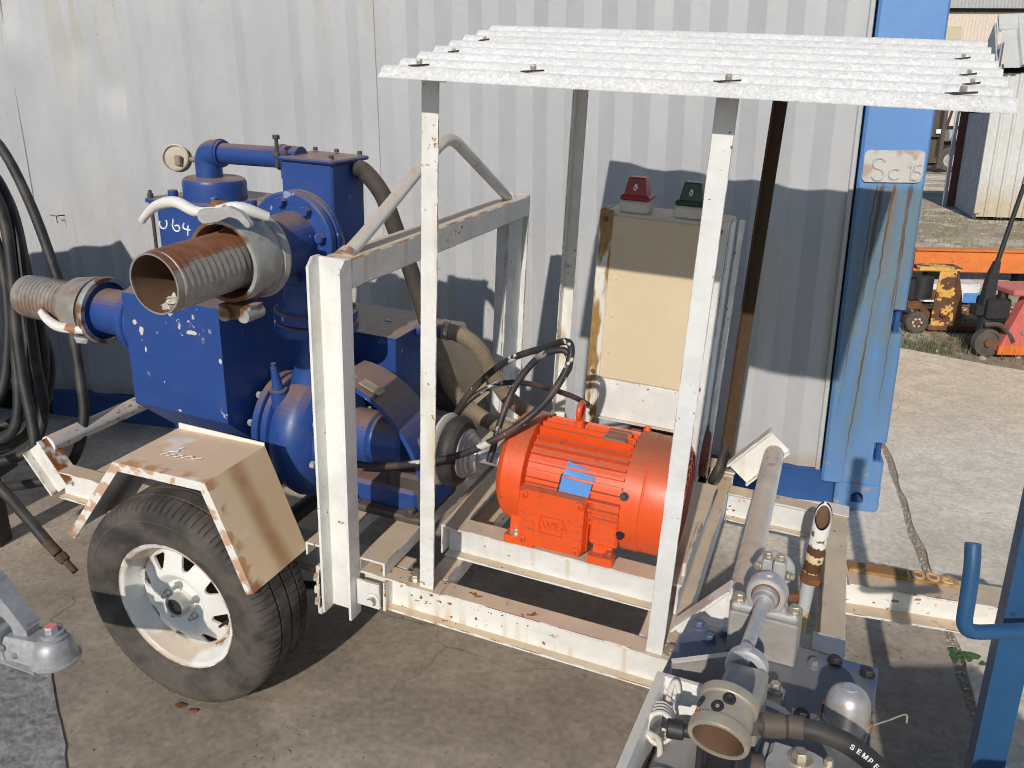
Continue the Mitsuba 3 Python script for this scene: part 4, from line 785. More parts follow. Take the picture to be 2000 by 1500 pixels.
# separator box
sb = add(pu, 'separator_box', box(-.045, .128, .628, .80, .78, 1.110, .006), B)
add(sb, 'lid', box(-.058, .140, .616, .812, 1.110, 1.122, .004), B)
for x, y in ((-.035, .64), (.120, .64), (-.035, .79), (.12, .79), (.04, .79)): add(sb, 'lid_bolt', bolt((x, y, 1.122), (0, 0, 1), .013, .010, 0), 'mat_goose')
add(sb, 'long_bolt', cat(cyl((-.05, .622, 1.09), (-.05, .622, 1.172), .0055, 14), hexn(np.array((-.05, .622, 1.168)), (0, 0, 1), .019, .011), hexn(np.array((-.05, .622, 1.118)), (0, 0, 1), .019, .012)), 'mat_goose')
# low tank behind
t2 = add(pu, 'vacuum_tank', box(-.02, .285, .702, .975, .20, .598, .003), B)
add(t2, 'lid', box(-.026, .291, .696, .981, .598, .603, .001), B)
add(t2, 'hose_stub', cyl((.280, .845, .592), (.395, .85, .600), .021, 20), B); add(t2, 'paper_scrap', box(.17, .19, .84, .85, .6035, .606, .0008), 'mat_chalk')
# bearing pedestal
ar = [(.215 + .315*math.sin(a), .16 + .385*math.cos(a)) for a in np.linspace(0.05, 1.50, 22)]
arch = LineString(ar).buffer(.007, cap_style=2)
add(pu, 'pedestal_arch', placed(trimesh.creation.extrude_polygon(arch, .17, engine='earcut'), np.array([1., 0, 0]), np.array([0, 0, 1.]), np.array([0, -1., 0]), (0, .61, 0)), B)
add(pu, 'name_plate', placed(box(-.035, .035, -.02, .02, 0, .003, .001), unit((.93, 0, -.36)), np.array([0, 1., 0]), unit((.36, 0, .93)), (.335, .478, .530)), 'mat_brass')
add(pu, 'bearing_housing', lathe([(0, 0), (.072, 0), (.078, .004), (.078, .075), (.070, .082), (.066, .09), (.066, .17), (.058, .18), (0, .18)], (.262, PY, .365), (1, 0, 0), 40), B)
add(pu, 'gland', lathe([(0, 0), (.05, 0), (.056, .01), (.056, .05), (.04, .06), (0, .06)], (.205, PY, .355), (1, 0, 0), 32), B)
add(pu, 'pedestal_foot', cat(box(.24, .53, .40, .64, .168, .19, .006), box(.40, .52, .44, .60, .185, .30, .01)), 'mat_goose')
add(pu, 'pedestal_base', box(.26, .50, .43, .62, .185, .255, .01), B)
for x, y in ((.30, .42), (.49, .42)): add(pu, 'foot_bolt', bolt((x, y, .19), (0, 0, 1), .024, .015), 'mat_goose')
add(pu, 'grease_cup', cat(cyl((.235, .40, .395), (.25, .375, .33), .026, 20), cyl((.25, .375, .33), (.255, .37, .29), .016, 16)), 'mat_silverpaint')
for i, x in enumerate((.22, .27)): add(pu, 'oil_fitting', bolt((x, .50, .545 - .02*i), (0, -.3, 1), .018, .02), 'mat_zinc')
# pressure gauge
ga = thing('pressure_gauge', 'round brass pressure gauge seen from behind, left of the blue elbow', 'pressure gauge')
gd = unit((.42, -1, .22)); go = np.array((-.482, .70, 1.072))
add(ga, 'case', lathe([(0, 0), (.030, 0), (.036, .004), (.037, .012), (.0395, .014), (.0395, .026), (0, .027)][::1], go + gd*.027*0, -gd*-1, 40), 'mat_dullbrass')
add(ga, 'rim', lathe([(.0365, 0), (.0415, 0), (.0415, .008), (.0365, .008)], go - gd*.002, gd, 40, closed=True), 'mat_dullbrass')
add(ga, 'bezel', lathe([(.0355, .026), (.0405, .026), (.0405, .0315), (.0375, .0325), (.0355, .030)], go, gd, 40, closed=True), 'mat_brass')
add(ga, 'stem', cat(cyl(go + (.03, 0, .0), (gx-.03, gy, 1.078), .0075, 14), hexn(go + np.array((.055, 0, .002)), (1, 0, 0), .016, .014), box(go[0]+.012, go[0]+.034, go[1]-.036, go[1]-.022, go[2]-.016, go[2]+.014, .003)), 'mat_dullbrass')

# ================================================================== HOSE COUPLINGS (pipe tail, clamp ring, lever)
def tailpipe(p0, d, L, r, mat, ribs=9):
    s = np.linspace(0, L, 160); q = (s/L*ribs*1.6) % 1; rr = r + .0032*(1-q)*(s > L*.06)*(s < L*.93)
    prof = [(r-.004, 0)] + list(zip(rr, s)) + [(r-.004, L)]
    return lathe([(a, b) for a, b in prof], p0, d, 56, closed=True)
h1 = thing('discharge_hose_tail', 'rust streaked steel hose tail pointing towards the camera with silver lever clamp', 'hose coupling')
dd = unit((-.02, -1, -.03)); e = np.array((.165, .165, .942)); 
add(h1, 'tail_pipe', tailpipe(e, dd, .262, .0665, 'mat_tail'), 'mat_tail', smooth=50)
add(h1, 'pipe_bore', lathe([(.0617, .259), (.0612, .12), (.0, .10)], e, dd, 40), 'mat_inside')
add(h1, 'debris', stones([], 1, 1) if False else trimesh.util.concatenate([hull(e + dd*(.235 + r1.uniform(-.03, .018)) + np.array([r1.uniform(-.005, .046), 0, -.055 + r1.uniform(.0, .022)]) + r1.normal(0, .0065, (8, 3))*[1, .8, .5]) for _ in range(34)]), 'mat_offwhite')
add(h1, 'inner_ring', lathe([(.066, 0), (.078, .0), (.078, .010), (.066, .010)], e - dd*.020, dd, 44, closed=True), 'mat_rust')
add(h1, 'clamp_ring', lathe([(.088, -.045), (.098, -.045), (.104, -.030), (.106, .0), (.101, .012), (.101, .042), (.097, .052), (.088, .052)], e, dd, 56, closed=True), 'mat_cast')
add(h1, 'clamp_ring', lathe([(.092, 0), (.108, 0), (.112, .010), (.108, .022), (.092, .022)], e - dd*.062, dd, 56, closed=True), 'mat_cast')
lv = add(h1, 'lever', cat(*[sweep([(.275, .145, 1.052), (.235, .10, 1.074), (.185, .085, 1.066)], .013, 12, 8, mod=lambda s, L: .8+.25*math.sin(3.1*s/L))], sweep([(.190, .085, 1.064), (.130, .08, 1.058), (.070, .085, 1.072), (.0, .10, 1.056), (-.052, .112, 1.024), (-.068, .116, 1.010)], .0105, 14, 8, mod=lambda s, L: .75+.55*math.sin(3.1*min(1, s/L*.9+.1))*(1-.25*s/L))), 'mat_whitealu')
add(lv, 'pivot', cat(cyl((.190, .062, 1.058), (.190, .11, 1.060), .009, 16), cyl((.172, .064, 1.055), (.172, .11, 1.058), .004, 12), *[hull([(cx + r_*math.cos(t), yy, cz + r_*math.sin(t)) for cx, cz, r_ in q for t in np.linspace(0, 6.28, 15)[:-1] for yy in (.060, .073)]) for q in [[(.166, 1.054, .016), (.200, 1.060, .0145)], [(.200, 1.060, .0145), (.236, 1.072, .011)], [(.236, 1.072, .011), (.264, 1.066, .009)], [(.264, 1.066, .009), (.284, 1.049, .0075)]]]), 'mat_alu')
add(lv, 'rust_link', hull([(.145, .088, 1.05), (.19, .09, 1.07), (.15, .12, 1.06), (.20, .12, 1.082), (.16, .10, 1.085)]), 'mat_rust')
add(h1, 'hook', cat(hull([(.150, .10, .840), (.245, .10, .848), (.150, .145, .840), (.245, .145, .848), (.170, .105, .805), (.225, .105, .812), (.17, .14, .805), (.225, .14, .812)]), cyl((.172, .09, .822), (.172, .15, .822), .018, 18), cyl((.228, .09, .826), (.228, .15, .826), .018, 18)), 'mat_cast')
h2 = thing('suction_hose_tail', 'dusty ribbed steel hose tail pointing left beside the hanging black hose', 'hose coupling')
d2 = np.array((-1, 0, 0)); e2 = np.array((-.62, SY, SZ))
add(h2, 'tail_pipe', tailpipe(e2, d2, .255, .0665, 'x', 10), 'mat_tail_dusty', smooth=50)
add(h2, 'tail_end', cyl(e2 + d2*.245, e2 + d2*.25, .064, 40), 'mat_inside')
add(h2, 'clamp_ring', lathe([(.080, -.04), (.097, -.04), (.099, -.03), (.094, .0), (.090, .035), (.068, .072), (.066, .072)], e2 + d2*0, d2, 48, closed=True), 'mat_tail_dusty')
add(h2, 'clamp_ring', lathe([(.088, 0), (.101, 0), (.103, .012), (.099, .024), (.088, .024)], e2 - d2*.075, d2, 48, closed=True), 'mat_cast')
l2 = add(h2, 'lever', sweep([(-.735, .335, .628), (-.70, .322, .612), (-.655, .318, .598), (-.60, .320, .598), (-.555, .325, .600)], .0135, 12, 6, mod=lambda s, L: .9+.2*math.sin(3*s/L)), 'mat_whitealu')
add(l2, 'hook', hull([(-.75, .33, .635), (-.70, .325, .63), (-.75, .345, .60), (-.70, .35, .60), (-.735, .335, .645)]), 'mat_rust')
add(h2, 'latch', hull([(-.665, .37, .560), (-.60, .37, .555), (-.665, .41, .545), (-.60, .41, .545), (-.64, .36, .535), (-.61, .37, .535)]), 'mat_cast')

# ================================================================== HOSES AND CABLES
g = spline([(.118, .74, 1.092), (.148, .77, 1.080), (.198, .78, 1.016), (.226, .80, .925), (.256, .83, .812), (.282, .85, .696)], 6)
k = single('vacuum_hose', sweep([(.118, .74, 1.092), (.148, .768, 1.080), (.198, .785, 1.016), (.228, .80, .925), (.258, .83, .812), (.290, .85, .696), (.318, .855, .60)], .026, 18, 8), 'mat_goose', 'dark hose curving down from the blue separator box behind the lifting handle', 'hose')
def ribbed(pts, r): return sweep(pts, r, 18, 22, mod=lambda s, L: 1 + .035*math.sin(s*2*math.pi/.008))
single('brown_hose', ribbed([(.314, .855, .61), (.340, .86, .545), (.364, .865, .49), (.40, .87, .40), (.456, .90, .324), (.55, .92, .276), (.66, .94, .262)], .026), 'mat_hose_dusty', 'dusty brown ribbed hose sloping down nearest the front post', 'hose')
h3 = thing('clamped_hose', 'dusty brown hose clamped to the blue stub and bending down to the right', 'hose')
add(h3, 'hose', ribbed([(.372, .849, .599), (.41, .855, .597), (.455, .868, .578), (.492, .885, .538), (.522, .915, .46), (.565, .945, .375), (.645, .975, .315), (.72, .99, .30)], .0255), 'mat_hose_dusty')
add(h3, 'clamp', cat(lathe([(.026, 0), (.0285, 0), (.0285, .012), (.026, .012)], (.385, .851, .598), (1, .05, 0), 24, closed=True), box(.384, .398, .835, .855, .622, .636, .002)), 'mat_zinc')
CB = dict(cable1=[(.300, .36, .335), (.358, .36, .345), (.455, .36, .364), (.564, .36, .400), (.664, .37, .441), (.745, .38, .493), (.819, .40, .553), (.866, .45, .608), (.893, .50, .672), (.895, .53, .719), (.872, .55, .734), (.801, .58, .695), (.707, .60, .643), (.624, .62, .568), (.554, .62, .476), (.506, .62, .375), (.49, .60, .30)],
          cable2=[(.715, .44, .40), (.720, .45, .43), (.725, .48, .494), (.742, .52, .58), (.781, .54, .653), (.822, .54, .696), (.870, .54, .713), (.888, .54, .694), (.885, .55, .66), (.86, .54, .61)],
          cable3=[(.49, .62, .29), (.501, .65, .353), (.519, .68, .421), (.567, .72, .474), (.633, .76, .502), (.711, .82, .486), (.79, .90, .44), (.84, .95, .40)])
single('power_cable', sweep(CB['cable1'], .0095, 12, 8), 'mat_cable', 'long black power cable looping above the front motor past the shaft coupling', 'cable')
single('power_cable_001', sweep(CB['cable2'], .0090, 12, 8), 'mat_cable', 'shorter black cable rising steeply from behind the motor end shield', 'cable')
single('power_cable_002', sweep(CB['cable3'], .0085, 12, 8), 'mat_cable', 'thin black cable arching low between the brown hoses', 'cable')
single('motor_lead', sweep([(1.27, 1.06, .30), (1.262, 1.0, .24), (1.245, 1.03, .185), (1.25, 1.10, .19), (1.27, 1.16, .23)], .013, 14, 8), 'mat_hose', 'short black cable bending beside the foot of the brown post', 'cable')
# ================================================================== FRONT MACHINE (bottom right, close to the camera)
FR[0] = FT
fm = thing('drive_unit', 'grey machine with shaft, bearing block and brass sleeve in front of the trailer', 'machine')
add(fm, 'base_plate', box(0, .368, -.66, .001, -.010, 0, .002), 'mat_machblue')
for i, (x, y) in enumerate(((.025, -.014), (.056, -.052), (.082, -.020), (.256, -.047), (.291, -.018), (.350, -.032), (.255, -.207))): add(fm, 'plate_bolt', bolt((x, y, 0), (0, 0, 1), .019, .010, 1.5 if i != 0 else 2.0), 'mat_black' if i > 3 else 'mat_machblue')
add(fm, 'bearing_block', box(.093, .222, -.073, .004, 0, .090, .003), 'mat_blocksteel')
def yring(prof, x, z, y, n=40): return lathe(prof, (x, y, z), (0, 1, 0), n, closed=True)
SXX, SZZ = .157, .134
pbk = add(fm, 'pillow_bearing', cat(box(.095, .220, -.066, -.026, .090, .103, .004), yring([(.026, 0), (.035, 0), (.0385, .005), (.0385, .030), (.035, .036), (.026, .036)], SXX, SZZ, -.066), hull([(x, y, z) for y in (-.062, -.030) for x, z in ((.118, .102), (.196, .102), (.124, .128), (.190, .128), (.14, .15), (.174, .15))])), 'mat_alu')
add(pbk, 'inner_ring', cat(yring([(.0125, 0), (.023, 0), (.0245, .004), (.0245, .046), (.0125, .046)], SXX, SZZ, -.078), yring([(.0125, 0), (.019, 0), (.019, .014), (.0125, .014)], SXX, SZZ, -.092)), 'mat_steel')
add(pbk, 'seal', yring([(.0235, 0), (.027, 0), (.027, .002), (.0235, .002)], SXX, SZZ, -.0675), 'mat_rust')
for x in (.106, .210): add(pbk, 'bearing_bolt', cat(bolt((x, -.046, .103), (0, 0, 1), .018, .012, 1.5), cyl((x, -.046, .103), (x, -.046, .107), .013, 18)), 'mat_zinc')
add(pbk, 'nipple', cyl((SXX, -.048, SZZ+.036), (SXX, -.048, SZZ+.042), .009, 16, .0085), 'mat_alu')
add(fm, 'drive_shaft', cyl((SXX, -.29, SZZ), (SXX, .035, SZZ), .0120, 24, c=.001), 'mat_alu')
ck = add(fm, 'shaft_clamp', cat(box(.135, .154, .006, .034, .112, .172, .003), box(.1565, .180, .006, .034, .112, .172, .003), lathe([(.0, 0), (.036, 0), (.038, .003), (.038, .008), (0, .008)], (SXX, .036, .140), (0, 1, 0), 36)), 'mat_alu')
for x, z in ((.130, .150), (.186, .142), (.144, .1735), (.168, .1735)): add(ck, 'clamp_bolt', bolt((x, .018, z), (0, 0, 1) if z > .17 else ((-1 if x < .15 else 1), -.4, .2), .013, .008, 1.5), 'mat_zinc')
add(fm, 'eye_ring', cat(yring([(.022, 0), (.031, 0), (.035, .004), (.035, .022), (.031, .026), (.022, .026)], SXX+.008, .124, -.296), cyl((SXX+.004, -.283, .158), (SXX+.004, -.283, .164), .009, 18)), 'mat_alu')
add(fm, 'gear_block', box(.137, .204, -.398, -.2965, 0, .139, .007), 'mat_blocksteel')
bt = unit((-.03, -.93, -.37)); b0 = np.array((.184, -.545, .252))
bz = add(fm, 'brass_sleeve', lathe([(.0325, .0), (.0385, .0), (.0395, .0015), (.0395, .0125), (.0385, .014), (.0362, .015), (.0362, .030), (.0372, .0305), (.0372, .047), (.0400, .048), (.0405, .051), (.0405, .063), (.0395, .065), (.0340, .065)], b0, bt, 64, closed=True), 'mat_brass')
add(bz, 'bore', lathe([(.0339, .063), (.0322, .022), (0, .020)], b0, bt, 48), 'mat_inside'); add(bz, 'back_lid', lathe([(0, .004), (.0327, .004), (.0327, .020), (0, .020)], b0, bt, 40), 'mat_brass')
bu, bv, bw = basis(bt)
def on_sleeve(a, h, r): c, s_ = math.cos(a), math.sin(a); q = c*bu + s_*bv; return b0 + bt*h + q*r, q
for a, h in ((math.radians(100), .038), (math.radians(82), .023), (math.radians(148), .030)):
    p_, q = on_sleeve(a, h, .0368); add(bz, 'plug', lathe([(0, 0), (.0085, 0), (.0085, .0016), (.005, .0022), (.0025, .001), (0, .001)], p_ - q*.0008, q, 24), 'mat_black')
p_, q = on_sleeve(math.radians(158), .041, .0366); t_ = np.cross(bt, q); add(bz, 'sticker', hull([p_ + a*bt*.006 + b*t_*.006 + c*q*.001 for a in (-1, 1) for b in (-1, 1) for c in (0, 1)]), 'mat_beam_orange', label='small yellow orange sticker on the brass sleeve')
add(fm, 'sleeve_stand', cat(box(.150, .212, -.60, -.48, .04, .13, .004), *[cyl((x, y, .02), (x, y, .19), .005, 10) for x in (.155, .205) for y in (-.575, -.54)]), 'mat_black')
add(fm, 'thumb_knob', cat(cyl((.128, -.560, .19), (.105, -.566, .19), .0135, 18, c=.002), cyl((.128, -.56, .19), (.15, -.555, .19), .009, 14)), 'mat_black')
gkt = add(fm, 'guard_side', hull([(x, y, z) for x, y in ((.033, -.356), (.047, -.356), (.066, -.80), (.052, -.80)) for z in (.02, .12)]), 'mat_white_clean', label='white edged side plate of the guard tray')
add(fm, 'guard_back', box(.0475, .150, -.3625, -.3535, .0, .119, .001), 'mat_white_clean')
add(fm, 'gusset', hull([(a, b, z) for (a, b) in ((.040, -.292), (.132, -.222)) for z in (.0, .100)] + [(a+.003, b-.005, z) for (a, b) in ((.040, -.292), (.132, -.222)) for z in (.0, .100)]), 'mat_blocksteel'); add(fm, 'gusset_edge', hull([(a+q*.6, b-q, z) for (a, b) in ((.040, -.292), (.132, -.222)) for z in (.1003, .1025) for q in (-.0025, .0065)]), 'mat_white_clean')
add(fm, 'tray_floor', box(.0475, .150, -.80, -.363, .001, .004, .001), 'mat_blocksteel')
add(fm, 'gear_motor', cat(cyl((.108, -.42, .05), (.108, -.54, .055), .040, 36, c=.006), *[cyl((.108, -.54-.045*i, .055), (.108, -.58-.045*i, .055), .048, 36, c=.004) for i in range(6)]), 'mat_blocksteel')
wl = []
for i in range(4): wl.append(sweep([(.060+.02*math.cos(t)+.003*i, -.425-.012*i+.012*math.sin(t), .085+.020*math.sin(t)+.004*i) for t in np.linspace(0, 6.28, 9)], .0042, 8, 4))
wl.append(sweep([(.062, -.40, .08), (.064, -.385, .115), (.072, -.383, .13), (.078, -.39, .11), (.076, -.42, .085)], .0045, 8, 6)); wl.append(sweep([(.055, -.47, .09), (.075, -.485, .095), (.085, -.51, .075)], .0045, 8, 6)); wl.append(sweep([(.052, -.39, .11), (.08, -.415, .112)], .0008, 5, 2))
add(fm, 'wire_bundle', cat(wl), 'mat_offwhite', label='bundle of pale wires tied up inside the tray')
cg = add(fm, 'clamp_block', box(.192, .222, -.212, -.178, 0, .026, .002), 'mat_zinc'); add(cg, 'block_bolt', cat(cyl((.205, -.196, .026), (.205, -.196, .033), .0145, 20), hexn(np.array((.205, -.196, .033)), (0, 0, 1), .017, .013)), 'mat_zinc')
add(fm, 'bent_tab', cat(hull([(x, y, z) for z in (.014, .026) for x, y in ((.196, -.222), (.232, -.232), (.196, -.238), (.228, -.247))]), hull([(x, y, z) for z in (.002, .026) for x, y in ((.226, -.231), (.246, -.246), (.222, -.247), (.238, -.258))])), 'mat_alu')
dm = add(fm, 'dome_cover', lathe([(.0365, 0), (.0385, .0), (.0385, .003), (.0368, .005), (.0362, .028), (.0335, .042), (.028, .053), (.020, .060), (.0125, .0625), (.0120, .0645), (0, .065)], (.326, -.226, .034), (0, 0, 1), 56), 'mat_silverpaint', label='silver dome shaped cover tied down with wire')
add(dm, 'dome_base', lathe([(0, 0), (.034, 0), (.0355, .003), (.0355, .034), (0, .034)], (.326, -.226, 0), (0, 0, 1), 44), 'mat_mach_dusty' if False else 'mat_blocksteel')
add(dm, 'tie_wire', cat(sweep([(.366, -.226, .036), (.39, -.205, .040), (.415, -.185, .046), (.418, -.190, .034)], .0016, 6, 6), sweep([(.289, -.226, .036), (.280, -.240, .03), (.262, -.246, .012)], .0016, 6, 6), sweep([(.291, -.232, .034), (.298, -.258, .012), (.316, -.27, .004)], .0018, 6, 6), sweep([(.362, -.235, .03), (.352, -.262, .010), (.335, -.27, .003)], .0018, 6, 6)), 'mat_zinc')
add(dm, 'toggle', box(.286, .291, -.232, -.222, .03, .058, .001), 'mat_rust'); add(dm, 'toggle', box(.362, .368, -.231, -.221, .026, .042, .001), 'mat_rust')
hs = add(fm, 'fuel_hose', sweep([(.205, -.412, .118), (.242, -.398, .12), (.293, -.392, .122), (.335, -.398, .120), (.372, -.418, .115), (.402, -.455, .108), (.425, -.53, .098), (.43, -.66, .09)], .0155, 22, 10), 'mat_hose', label='thick black hose with white letters curving out of the picture')
add(hs, 'ferrule', cat(cyl((.212, -.410, .118), (.246, -.398, .12), .0185, 24, c=.003), cyl((.248, -.397, .12), (.272, -.393, .121), .0172, 24, c=.002), hexn(np.array((.186, -.418, .117)), (.94, .33, .0), .032, .024)), 'mat_goose')
hp_ = spline([(.335, -.398, .120), (.372, -.418, .115), (.402, -.455, .108), (.425, -.53, .098)], 16); ht = np.gradient(hp_, axis=0)
for i, ch in enumerate('SEMPERIT'):
    j = 4 + i*4
    if j >= len(hp_): break
    t = unit(ht[j]); c = hp_[j]; ax = unit(np.array((-.15, -.72, .66)) - (np.array((-.15, -.72, .66)) @ t)*t); sd_ = np.cross(ax, t)
    lm_ = meshkit.text_mesh(ch, .0070, .0012, True); cx_ = lm_.bounds.mean(0); lm_.apply_translation([-cx_[0], -cx_[1], 0]); add(hs, 'letter', placed(lm_, t, sd_, ax, c + ax*.0151), 'mat_chalk', smooth=False)
hz = add(fm, 'valve_housing', cat(lathe([(0, 0), (.052, 0), (.054, .004), (.054, .064), (.050, .070), (0, .070)], (.276, -.425, 0), (0, 0, 1), 48), box(.226, .290, -.60, -.372, 0, .0697, .006)), 'mat_alu')
add(hz, 'cap_screw', cat(bolt((.272, -.400, .070), (0, 0, 1), .021, .012, 1.8)), 'mat_zinc'); add(hz, 'small_screw', bolt((.312, -.395, .070), (0, 0, 1), .012, .009, 1.2), 'mat_zinc')
add(fm, 'upright_strip', box(.216, .2225, -.66, -.372, 0, .060, .001), 'mat_alu')
add(fm, 'front_cylinder', cat(cyl((.145, -.465, .06), (.185, -.45, .06), .022, 28, c=.003), cyl((.186, -.45, .06), (.225, -.437, .06), .0235, 28, c=.003)), 'mat_goose')
add(fm, 'lower_block', box(.06, .30, -.66, -.01, -.12, -.0105, .004), 'mat_dark')
for x in (.07, .29):
    for y in (-.60, -.06): add(fm, 'leg', box(x-.02, x+.02, y-.02, y+.02, -.54, -.121, .003), 'mat_black')
add(fm, 'skid', cat(box(.05, .31, -.64, -.585, -.54, -.50, .004)), 'mat_black')
add(fm, 'side_shroud', hull([(x, y, z) for x, y in ((.018, -.36), (.046, -.36), (.058, -.80), (.010, -.80)) for z in (-.24, .0195)]), 'mat_black')
add(fm, 'added_shade_box', box(.60, .95, .12, .60, .08, .80, .03), 'mat_postblue', F=WO)  # box added out of view to cast shade on the ground and drawbar
# blue stand with a hook, right edge
FR[0] = WO
bp_ = thing('blue_stand', 'blue painted steel stand with a round hook at the right edge', 'stand')
ld = unit((.02, .015, 1.)); pb = np.array((.818, 1.165, 0.)) - .02*np.array([.0, 0, 0]); ux = unit((.93, -.36, 0)); uy_ = np.cross(ld, ux)
add(bp_, 'upright', hull([pb + .0*ld + a*ux*.024 + b*uy_*.024 for a in (-1, 1) for b in (-1, 1)] + [pb + 1.25*ld + a*ux*.024 + b*uy_*.024 for a in (-1, 1) for b in (-1, 1)]), 'mat_postblue')
add(bp_, 'hook', sweep([(.700, 1.116, .925), (.698, 1.105, .89), (.695, 1.096, .84), (.6935, 1.092, .808), (.697, 1.090, .795), (.708, 1.090, .788), (.74, 1.092, .786), (.83, 1.10, .786), (.90, 1.105, .786)], .0115, 20, 6), 'mat_postblue')
add(bp_, 'foot', box(.74, .90, 1.09, 1.24, 0, .012, .002), 'mat_postblue')
# tow coupling, left edge
kx = unit((.956, -.294, 0)); KT = frame(kx, np.cross([0, 0, 1], kx), [0, 0, 1], [-.985, 1.512, .455]); FR[0] = KT
tc = thing('tow_coupling', 'galvanised tow ball coupling with raised handle at the left edge', 'tow coupling')
add(tc, 'ball_socket', cat(lathe([(.044, -.022), (.051, -.022), (.052, -.018), (.046, -.014), (.043, .004), (.039, .020), (.031, .031), (.020, .036), (0, .037)], (0, 0, 0), (0, 0, 1), 48), hull([(x, s*y, z) for s in (-1, 1) for x, y, z in ((-.10, .036, -.018), (.02, .044, -.016), (-.10, .033, .022), (.0, .036, .022), (-.10, .026, .032), (-.01, .024, .033))]), hull([(x, s*y, z) for s in (-1, 1) for x, y in ((-.11, .044), (.0, .056)) for z in (-.0225, -.018)])), 'mat_galv')
add(tc, 'neck', hull([(x, s*y, z) for s in (-1, 1) for x, y, z in ((-.095, .040, -.022), (-.40, .040, -.022), (-.11, .036, .034), (-.40, .036, .034), (-.11, .028, .042), (-.40, .028, .042))]), 'mat_galv')
add(tc, 'rust_hole', cyl((-.150, -.036, .0), (-.150, -.0405, .0), .016, 24), 'mat_rust'); add(tc, 'draw_tube', cyl((-.60, 0, .008), (-.35, 0, .008), .050, 32), 'mat_rust')
for x, z in ((-.098, .012), (-.066, .0)): add(tc, 'rivet', cyl((x, -.038, z), (x, -.0465, z), .0065, 16, .005), 'mat_galv')
nt = add(tc, 'top_nut', cat(lathe([(0, 0), (.028, 0), (.028, .004), (.022, .006), (.022, .014), (0, .014)], (.004, 0, .034), (0, 0, 1), 28), hexn(np.array((.004, 0, .048)), (0, 0, 1), .024, .014)), 'mat_galv'); add(nt, 'paint_mark', cyl((.004, 0, .0615), (.004, 0, .0628), .0115, 16), 'mat_pinkpaint')
P('mat_pinkpaint', (.72, .22, .22), .6)
add(tc, 'handle', cat(hull([(x, y, z) for y in (-.014, .018) for x, z in ((-.050, .034), (-.088, .030), (-.050, .058), (-.092, .056))]), hull([(x, y, z) for y in (-.018, .022) for x, z in ((-.046, .050), (-.080, .046), (-.120, .150), (-.165, .140))]), hull([(x, y, z) for y in (-.018, .022) for x, z in ((-.118, .150), (-.163, .140), (-.15, .175), (-.19, .165))])), 'mat_galv')
add(tc, 'cross_shaft', cat(cyl((-.20, -.045, .052), (-.20, .045, .052), .02, 16), hull([(x, y, .052+z) for x in (-.21, -.13) for y in (-.03, .03) for z in (-.01, .006)])), 'mat_galv')
# ================================================================== HANGING HOSES, left edge
FR[0] = WO
HG = 'hoses hanging at the left edge'
A_ = [(-1.90, 2.95, 1.60), (-1.855, 2.939, 1.547), (-1.719, 2.863, 1.472), (-1.616, 2.805, 1.284), (-1.525, 2.731, 1.046), (-1.478, 2.682, .890), (-1.449, 2.631, .726), (-1.437, 2.596, .611), (-1.458, 2.56, .496), (-1.516, 2.537, .422), (-1.616, 2.527, .389), (-1.802, 2.567, .352)]
single('hanging_hose', sweep(A_, .0165, 14, 8), 'mat_hose', 'thin black hose swinging widest to the right of the hanging coil', 'hose')
HL = [[(-1.82, 2.908, 1.446), (-1.732, 2.866, 1.313), (-1.683, 2.814, 1.145), (-1.654, 2.752, .945), (-1.624, 2.69, .744), (-1.601, 2.653, .627), (-1.619, 2.622, .527), (-1.68, 2.601, .46), (-1.785, 2.593, .435)],
      [(-1.768, 2.809, 1.40), (-1.692, 2.764, 1.254), (-1.663, 2.714, 1.091), (-1.646, 2.653, .897), (-1.624, 2.603, .734), (-1.595, 2.562, .604), (-1.584, 2.537, .523), (-1.612, 2.547, .455)],
      [(-1.853, 2.959, 1.445), (-1.746, 2.907, 1.275), (-1.692, 2.843, 1.071), (-1.648, 2.79, .901), (-1.628, 2.748, .764), (-1.639, 2.711, .645), (-1.674, 2.679, .543), (-1.746, 2.658, .475), (-1.853, 2.648, .441)],
      [(-1.807, 2.846, 1.314), (-1.737, 2.784, 1.115), (-1.711, 2.732, .949), (-1.711, 2.691, .816), (-1.729, 2.65, .684), (-1.79, 2.619, .584)],
      [(-1.885, 3.006, 1.426), (-1.767, 2.942, 1.218), (-1.722, 2.882, 1.028), (-1.671, 2.829, .855), (-1.64, 2.802, .768), (-1.637, 2.769, .665), (-1.667, 2.743, .578), (-1.722, 2.716, .492), (-1.812, 2.70, .44)],
      [(-1.80, 2.86, 1.42), (-1.722, 2.82, 1.26), (-1.695, 2.77, 1.09), (-1.680, 2.70, .90), (-1.672, 2.66, .76), (-1.67, 2.62, .62), (-1.70, 2.60, .54), (-1.79, 2.60, .50)],
      [(-1.83, 2.93, 1.42), (-1.765, 2.90, 1.2), (-1.735, 2.85, 1.0), (-1.705, 2.80, .80), (-1.70, 2.76, .66), (-1.73, 2.73, .56), (-1.82, 2.70, .52)]]
HN = ['outermost thick strand', 'front strand reaching lowest', 'rear strand crossing behind', 'innermost strand at the picture edge', 'rearmost strand bulging right', 'middle strand of the bundle', 'shadowed strand deep in the bundle']
for q, nm in zip(HL, HN): single('coiled_hose', sweep(q, .0175 if 'inner' not in nm else .0165, 14, 8), 'mat_hose', nm + ' of the black hose coil hanging at the left', 'hose', group=HG)
eh = thing('hose_end', 'black hose end with rusty brown fitting pointing down above the ground at the left', 'hose')
add(eh, 'hose', sweep([(-1.80, 2.43, .60), (-1.722, 2.411, .521), (-1.617, 2.383, .431), (-1.532, 2.34, .362), (-1.448, 2.297, .289)], .0165, 14, 8), 'mat_hose')
a_, b_ = np.array((-1.448, 2.297, .289)), np.array((-1.362, 2.263, .214)); dv = unit(b_-a_)
